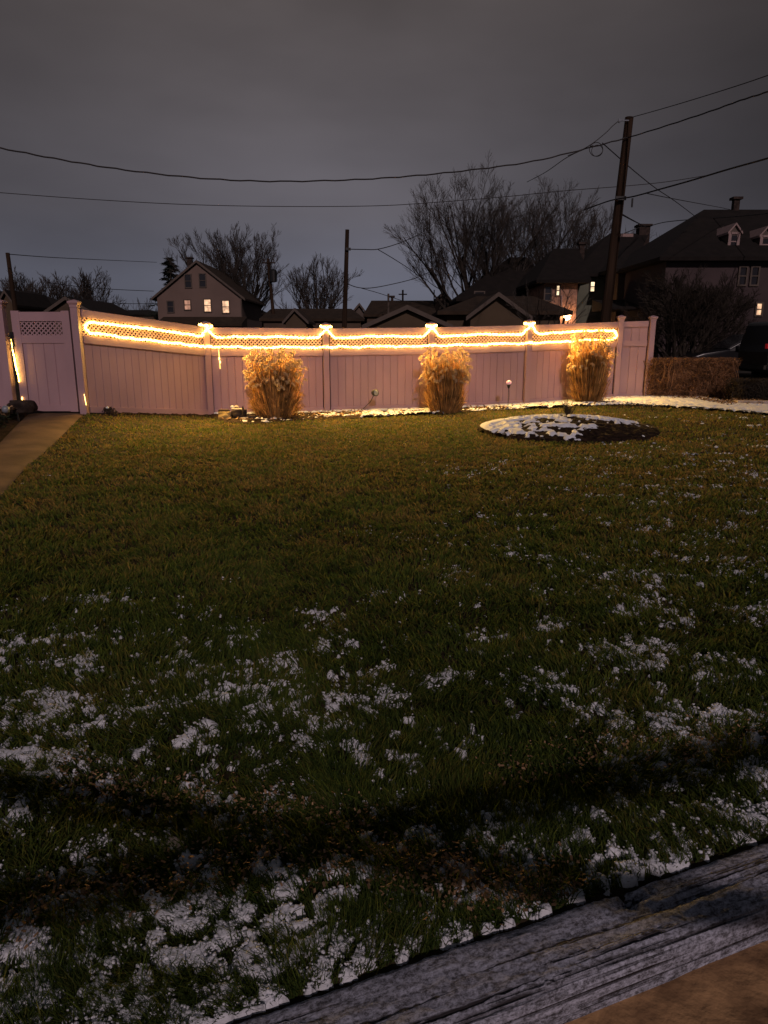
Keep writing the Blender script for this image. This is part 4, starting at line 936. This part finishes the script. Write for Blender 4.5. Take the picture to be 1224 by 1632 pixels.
# big house right with dormers
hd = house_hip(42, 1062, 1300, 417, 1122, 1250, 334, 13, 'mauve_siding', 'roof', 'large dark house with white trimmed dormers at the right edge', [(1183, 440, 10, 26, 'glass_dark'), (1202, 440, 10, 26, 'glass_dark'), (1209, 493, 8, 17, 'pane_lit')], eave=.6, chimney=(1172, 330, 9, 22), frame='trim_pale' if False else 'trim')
def dormer(u, v, Y, w_, h_):
    q = at(u, v, Y); m = MB(); x, z = q.x, q.z
    m.box((x, Y + 1.5, z), (w_, 3, h_)); m.prism([(x - w_ / 2, 0, z + h_ / 2), (x + w_ / 2, 0, z + h_ / 2), (x, 0, z + h_ / 2 + w_ * .62)], (0, Y, 0), (0, Y + 3, 0)); d_ = m.build('dormer', 'trim', hd)
    m = MB()
    for s_ in (-1, 1): m.hexa([(x, Y - .15, z + h_ / 2 + w_ * .66), (x + s_ * w_ * .68, Y - .15, z + h_ / 2 - .1), (x + s_ * w_ * .68, Y + 3, z + h_ / 2 - .1), (x, Y + 3, z + h_ / 2 + w_ * .66)], [(x, Y - .15, z + h_ / 2 + w_ * .66 + .12), (x + s_ * w_ * .68, Y - .15, z + h_ / 2 + .02), (x + s_ * w_ * .68, Y + 3, z + h_ / 2 + .02), (x, Y + 3, z + h_ / 2 + w_ * .66 + .12)])
    m.build('dormer_roof', 'trim_pale', d_)
    m = MB(); m.box((x, Y - .02, z - .02), (w_ * .55, .03, h_ * .72)); m.build('dormer_window', 'glass_dark', d_)
    m = MB()
    for s_ in (-1, 1): m.box((x + s_ * w_ * .40, Y - .03, z), (.16, .05, h_ + .05))
    m.box((x, Y - .03, z - h_ / 2 + .05), (w_ * .64, .05, .14)); m.box((x, Y - .03, z + h_ / 2 - .02), (w_ * .64, .05, .12)); m.box((x, Y - .04, z), (w_ * .55, .02, .06)); m.build('dormer_frame', 'trim_pale', d_)
dormer(1169, 385, 43, .62, .95); dormer(1219, 390, 43, .62, .95)

# ------------------------------------------------------------------ bare trees
def tree(u, v, Y, H, spread, label, seed, levels=5, r0=.25, name='bare_tree', group=None, stems=1, lean=0, first=.25, twr=.013, kids=(7, 6, 5, 4, 3), up=.55, mat_='twig', zb=None):
    rnd = random.Random(seed); q = at(u, v, Y); b0 = Vector((q.x, Y, float(G(q.x, Y)) - .1 if zb is None else zb)); root = tag(empty(name, b0), label, 'tree', group)
    tr = MB(); cr_ = MB()
    def grow(p, d_, L_, r_, lev):
        n = 5 if lev < 2 else (4 if lev < 4 else 3); pts = [p]; dd = d_.copy(); rads = [r_]
        r1 = max(r_ * .45, twr * .6)
        for i in range(n - 1):
            dd = (dd + Vector((rnd.gauss(0, .085), rnd.gauss(0, .085), rnd.gauss(.03, .05)))).normalized(); pts.append(pts[-1] + dd * L_ / (n - 1)); rads.append(r_ + (r1 - r_) * (i + 1) / (n - 1))
        (tr if lev < 2 else cr_).tube(pts, rads, 7 if lev == 0 else (5 if lev < 2 else 3), cap=lev == 0)
        if lev >= levels: return
        nk = kids[lev]
        for k in range(nk):
            t = (first if lev == 0 else .22) + (1 - (first if lev == 0 else .22)) * (k + rnd.random() * .8) / nk; t = min(t, .98)
            idx = t * (n - 1); i = int(idx); i = min(i, n - 2); pp_ = pts[i].lerp(pts[i + 1], idx - i)
            base_d = (pts[i + 1] - pts[i]).normalized(); az_ = rnd.uniform(0, 6.28) if lev else k * 2.4 + rnd.gauss(0, .4)
            ort = base_d.orthogonal().normalized(); ort = Matrix.Rotation(az_, 3, base_d) @ ort
            an = rnd.uniform(.30, .70) * spread; nd = (base_d * math.cos(an) + ort * math.sin(an) + Vector((0, 0, up * .22))).normalized()
            Lk = L_ * (rnd.uniform(.62, .85) if lev == 0 else rnd.uniform(.50, .80)) * (1 - .40 * t if lev else 1 - .35 * (t - first))
            grow(pp_, nd, Lk, max(twr, (r_ + (r1 - r_) * t) * .55), lev + 1)
    for s_ in range(stems):
        a_ = 6.28 * s_ / stems + .6; l_ = 0 if stems == 1 else rnd.uniform(.15, .62)
        grow(b0 + Vector((math.cos(a_) * .15 * (stems > 1), 0, 0)), Vector((math.cos(a_) * l_ + lean, math.sin(a_) * l_ * .6, 1)).normalized(), H * (.62 if stems > 1 else .56), r0, 0)
    tr.build('trunk', 'bark', root); cr_.build('crown', mat_, root)
    return root
GT = 'bare trees beyond the fence'
tree(372, 520, 84, 14.0, .75, 'round bare tree behind the tan gabled house', 5, 5, .30, group=GT, stems=5, twr=.013, kids=(7, 5, 5, 4, 3), first=.15)
tree(505, 520, 76, 9.4, .8, 'bare tree with spreading limbs left of the tall thin pole', 9, 4, .22, group=GT, stems=5, twr=.014, kids=(6, 5, 5, 4))
tree(765, 520, 60, 13.6, .95, 'large bare tree rising behind the garage, left one of the cluster', 14, 5, .26, group=GT, stems=5, twr=.0085, kids=(6, 5, 5, 5, 4), first=.22, lean=-.05)
tree(835, 520, 62, 13.4, .85, 'large bare tree rising behind the dark hip roof, middle of the cluster', 24, 5, .24, group=GT, stems=4, twr=.0085, kids=(6, 5, 5, 5, 4), first=.22)
tree(915, 520, 66, 13.4, .85, 'large bare tree behind the brick house, right of the cluster', 33, 5, .22, group=GT, stems=4, twr=.0085, kids=(6, 5, 5, 5, 4), first=.22, lean=.04)
tree(140, 520, 80, 8.6, .95, 'small bare tree behind the left fence post', 41, 4, .2, group=GT, stems=4, twr=.02, kids=(6, 5, 5, 4))
tree(62, 520, 75, 8.2, .9, 'bushy bare tree above the dark roof at the far left', 42, 4, .2, group=GT, stems=5, twr=.02, kids=(6, 5, 4, 4))
tree(20, 520, 90, 9, .9, 'bare tree at the left edge behind the dark roof', 46, 4, .2, group=GT, stems=4, twr=.02, kids=(6, 5, 4, 4))
tree(212, 520, 100, 7.2, .9, 'low scrubby bare tree just left of the tan gabled house', 47, 3, .15, group=GT, stems=5, twr=.022, kids=(6, 5, 5))
tree(452, 520, 95, 5.2, .9, 'low scrubby bare tree right of the pole with the transformer', 48, 3, .15, group=GT, stems=6, twr=.022, kids=(6, 5, 5))
tree(866, 520, 33, 4.3, 1.1, 'small bare tree with crooked limbs in front of the brick house', 51, 3, .09, group=GT, stems=2, twr=.010, kids=(5, 4, 4), up=.1, lean=.35)
tree(1080, 560, 27, 4.0, 1.0, 'dense dark bare tree in front of the dark house right of the fence', 55, 4, .10, group=GT, stems=5, twr=.008, kids=(7, 6, 5, 5), up=.1, first=.1, mat_='bark')
tree(1125, 560, 30, 4.4, 1.0, 'dense dark bare tree behind the car beside the dark house', 56, 4, .10, group=GT, stems=5, twr=.008, kids=(7, 6, 5, 5), up=.1, first=.1, mat_='bark')
# evergreen beside the left house
q = at(274, 520, 88); b0 = Vector((q.x, 88, 0)); top = at(276, 411, 88).z
root = tag(empty('evergreen_tree', b0), 'pointed dark evergreen behind the left slope of the tan house', 'tree')
m = MB(); m.tube([b0, b0 + Vector((.2, 0, top * .6)), b0 + Vector((.3, 0, top))], [.3, .2, .04], 7); m.build('trunk', 'bark', root)
m = MB()
for i in range(150):
    t = random.random() ** .8; z = top * (.25 + .75 * t); r_ = (1 - t) * 3.6 + .25; a_ = random.uniform(0, 6.28); c0 = b0 + Vector((.3 * z / top, 0, z)); L_ = r_ * random.uniform(.6, 1.1)
    d_ = Vector((math.cos(a_), math.sin(a_), .05)); e_ = c0 + d_ * L_ + Vector((0, 0, -.25 * L_ + .1)); m.tube([c0, e_], [.04, .015], 3)
    for k in range(26):
        s_ = random.uniform(.2, 1); c_ = c0.lerp(e_, s_); f_ = Vector((random.gauss(0, .28), random.gauss(0, .28), random.gauss(-.14, .1))); m.ribbon([c_, c_ + f_ * .5, c_ + f_], [.05, .07, .015], f_.orthogonal().normalized())
m.build('crown', 'needle', root)

# ------------------------------------------------------------------ poles
def upole(ub, vb, ut, vt, Y, r_, label, arm=None, transformer=None, tiny=False):
    b_ = at(ub, vb, Y); t_ = at(ut, vt, Y); d_ = (b_ - t_) / (t_.z - b_.z) ; foot = b_ + Vector(((b_.x - t_.x) / (t_.z - b_.z) * (b_.z - .0), 0, -b_.z))
    root = tag(empty('utility_pole', (foot.x, Y, 0)), label, 'utility pole', 'utility poles')
    m = MB(); m.tube([foot, t_], [r_ * 1.15, r_ * .8], 12); m.build('pole', 'pole', root)
    return root, foot, t_
pr, pf, ptop = upole(966, 500, 1003, 187, 26, .17, 'tall leaning wooden utility pole right of the fence carrying many wires')
def onpole(v): 
    t = (v - 500) / (187 - 500); return at(966 + (1003 - 966) * t, v, 25.8)
m = MB(); q = at(987, 192, 25.8); m.tube([onpole(192), q], .025, 5); m.lathe(q, [(.03, -.07), (.05, -.03), (.04, .03), (.02, .06)], 8); m.build('insulator', 'grey_plastic', pr)
m = MB(); q = onpole(376); m.box(q + Vector((.35, -.1, 0)), (.42, .12, .10)); m.build('sign_bracket', 'trim_pale', pr)
m = MB(); q = onpole(317); m.box(q + Vector((.0, -.12, 0)), (.35, .06, .12)); m.tube([q + Vector((.4, -.1, 0)), q + Vector((.4, -.1, -.28))], .03, 6); m.build('cable_clamp', 'black', pr)
m = MB(); q = at(950, 238, 25.1); m.tube([q + Vector((math.cos(a_) * .22, .02 * math.sin(3 * a_), math.sin(a_) * .20)) for a_ in [i * .2618 for i in range(25)]], .012, 5); m.tube([q + Vector((.05 + math.cos(a_) * .18, .05, -.03 + math.sin(a_) * .17)) for a_ in [i * .2618 for i in range(25)]], .010, 5)
tag(m.build('cable_coil', 'wire'), 'loose round coil of cable hanging on the thick wire left of the leaning pole', 'cable coil')
p2, _, p2top = upole(549, 515, 553.5, 366, 46, .15, 'tall thin dark pole without crossarm in the middle')
m = MB(); q = at(555, 397, 45.8); m.box(q, (.3, .15, .15)); m.build('cable_clamp', 'black', p2)
p3, _, t3 = upole(437, 515, 427, 412, 62, .15, 'distant pole with transformer between the two round trees')
m = MB(); m.box(t3 + Vector((.1, -.1, -.35)), (1.0, .12, .1))
for s_ in (-.4, 0, .4): m.lathe(t3 + Vector((.1 + s_, -.1, -.3)), [(.03, 0), (.06, .1), (.03, .28)], 6)
m.build('crossarm', 'pole', p3)
m = MB(); q = at(435.5, 440, 61.7); m.lathe(q, [(.10, -.5), (.30, -.45), (.32, .4), (.22, .5), (.06, .56)], 12); m.build('transformer', 'black', p3)
upole(24, 490, 12, 403, 40, .13, 'dark leaning pole at the far left above the gate')
for u, v, lab in ((620, 468, 'left of the pair'), (642, 463, 'taller right of the pair')): pass
m = MB(); q = at(642, 462, 70); m.tube([(q.x, 70, 0), q], .09, 6); m.box(q + Vector((0, 0, -.4)), (.8, .1, .1)); tag(m.build('utility_pole', 'pole'), 'tiny distant pole with crossarm above the dark brown roof', 'utility pole', 'utility poles')
m = MB(); q = at(692, 462, 66); m.tube([(q.x, 66, 4), q], .05, 6); tag(m.build('vent_pipe', 'black'), 'thin vent pipe standing above the far grey gable', 'pipe')
m = MB(); q = at(619, 468, 57); m.tube([(q.x, 57, 3), q], .08, 6); tag(m.build('vent_pipe', 'trim'), 'pale vent pipe rising in front of the dark brown roof', 'pipe')

# ------------------------------------------------------------------ wires (px path, depth from .. to)
def wire(pts, Y0, Y1, r_, label, wob=0):
    n = len(pts); us = [p[0] for p in pts]; P = []
    for i, (u, v) in enumerate(pts):
        t = (u - us[0]) / (us[-1] - us[0]); P.append(at(u, v, 1 / ((1 - t) / Y0 + t / Y1)))
    P = smooth_path(P, 7)
    if wob: P = [p + Vector((0, 0, wob * math.sin(i * 1.9))) for i, p in enumerate(P)]
    m = MB(); m.tube(P, r_, 5); return tag(m.build('utility_wire', 'wire'), label, 'wire', 'overhead wires')
wire([(-520, 130), (-250, 190), (-80, 222), (0, 236), (100, 255), (200, 271), (320, 284), (430, 289), (550, 287), (650, 281), (750, 271), (850, 257), (945, 234), (1001, 219)], 20, 25.8, .022, 'thick sagging cable crossing the whole sky left of the leaning pole', .012)
wire([(1002, 219), (1060, 201), (1130, 178), (1180, 160), (1224, 146), (1300, 118), (1500, 30)], 25.8, 14, .020, 'thick cable running from the leaning pole to the right edge, second from the top', .006)
wire([(1003, 188), (1060, 172), (1120, 154), (1180, 135), (1224, 120), (1300, 93), (1500, 10)], 25.8, 14, .012, 'topmost thin wire from the pole tip to the right edge')
wire([(905, 248), (925, 240), (945, 228), (965, 212), (976, 201), (987, 192)], 25.2, 25.8, .014, 'short wire curving up to the insulator beside the pole tip')
wire([(-520, 262), (-250, 285), (-80, 300), (0, 307), (150, 318), (300, 326), (450, 329), (600, 328), (700, 322), (800, 314), (900, 304), (990, 297), (1060, 290), (1130, 279)], 34, 36, .016, 'long thin lower wire crossing the sky under the thick cable')
wire([(960, 228), (985, 250), (1010, 272), (1045, 300), (1075, 320), (1112, 348)], 25.4, 44, .018, 'service wire dropping from beside the pole down to the dark house')
wire([(930, 335), (965, 322), (985, 317), (1010, 313), (1050, 302), (1100, 288), (1160, 270), (1224, 252), (1300, 228), (1500, 160)], 27, 13, .022, 'cable from the clamp low on the pole up to the right edge')
wire([(840, 290), (870, 274), (905, 250), (945, 232)], 40, 25.2, .016, 'thin branch wire from the bare tree up to the thick cable')
wire([(1030, 308), (1080, 318), (1150, 331), (1172, 336)], 24, 45, .014, 'thin wire running to the chimney of the dark house')
wire([(990, 341), (1010, 352), (1030, 362)], 26, 58, .03, 'short wire from the pole down to the chimney of the greenish house')
wire([(1036, 360), (1060, 354), (1100, 350), (1160, 346), (1224, 340), (1300, 330), (1500, 300)], 58, 28, .028, 'dark wire from the chimney past the dark house ridge')
wire([(995, 372), (1010, 366), (1030, 358)], 30, 58, .02, 'short wire rising from the pole bracket to the chimney')
wire([(555, 397), (580, 397.5), (603, 397), (635, 388), (668, 374)], 45.8, 55, .028, 'wire from the thin middle pole to the big bare tree')
wire([(603, 398), (625, 411), (650, 427), (668, 440), (680, 446)], 49, 58, .026, 'wire forking down from the junction right of the thin pole')
wire([(553, 452), (570, 458), (590, 459), (620, 454), (660, 444), (690, 431)], 46, 58, .026, 'lower sagging wire from the thin pole to the bare tree')
wire([(575, 459), (600, 466), (625, 474), (640, 479)], 50, 58, .022, 'thin low wire dropping to the brown roof')
wire([(14, 405), (80, 410), (160, 414), (250, 418)], 40, 80, .022, 'faint wire right of the pole at the far left')
wire([(75, 450), (120, 456), (180, 461), (245, 464)], 60, 80, .03, 'faint low wire left of the tan house')
wire([(180, 483), (210, 484), (245, 484)], 70, 80, .03, 'lowest faint wire meeting the tan house')

# ------------------------------------------------------------------ unseen rails added behind the viewer to cast the dark bands on the near lawn
t20 = math.tan(R(SUN_EL)); dxs = math.sin(R(SUN_AZ)) / math.tan(R(SUN_EL)); dys = math.cos(R(SUN_AZ)) / math.tan(R(SUN_EL))
porch = tag(empty('porch', (0, -3, 0)), 'unseen wooden frame added behind the viewer to shade the near lawn', 'porch')
def caster(u0, v0, u1, v1, z, h_, nm='beam'):
    a_, b_ = atg(u0, v0), atg(u1, v1); ex = (b_ - a_)
    a_ = a_ - ex * .8; b_ = b_ + ex * .8
    # step back along the light
    A_ = Vector((a_.x + dxs * z, a_.y - dys * z, z)); B_ = Vector((b_.x + dxs * z, b_.y - dys * z, z))
    d_ = (B_ - A_); m = MB(); m.box((A_ + B_) / 2, (d_.length, .05, h_), math.atan2(d_.y, d_.x)); m.build(nm, 'pole', porch); return A_, B_
e0 = caster(0, 1440, 1224, 1185, 1.9, .10)
e1 = caster(80, 1262, 960, 1408, 1.75, .075)
m = MB()
for p in (*e0, *e1): m.tube([(p.x, p.y, -.4), p], .05, 6)
m.build('post', 'pole', porch)
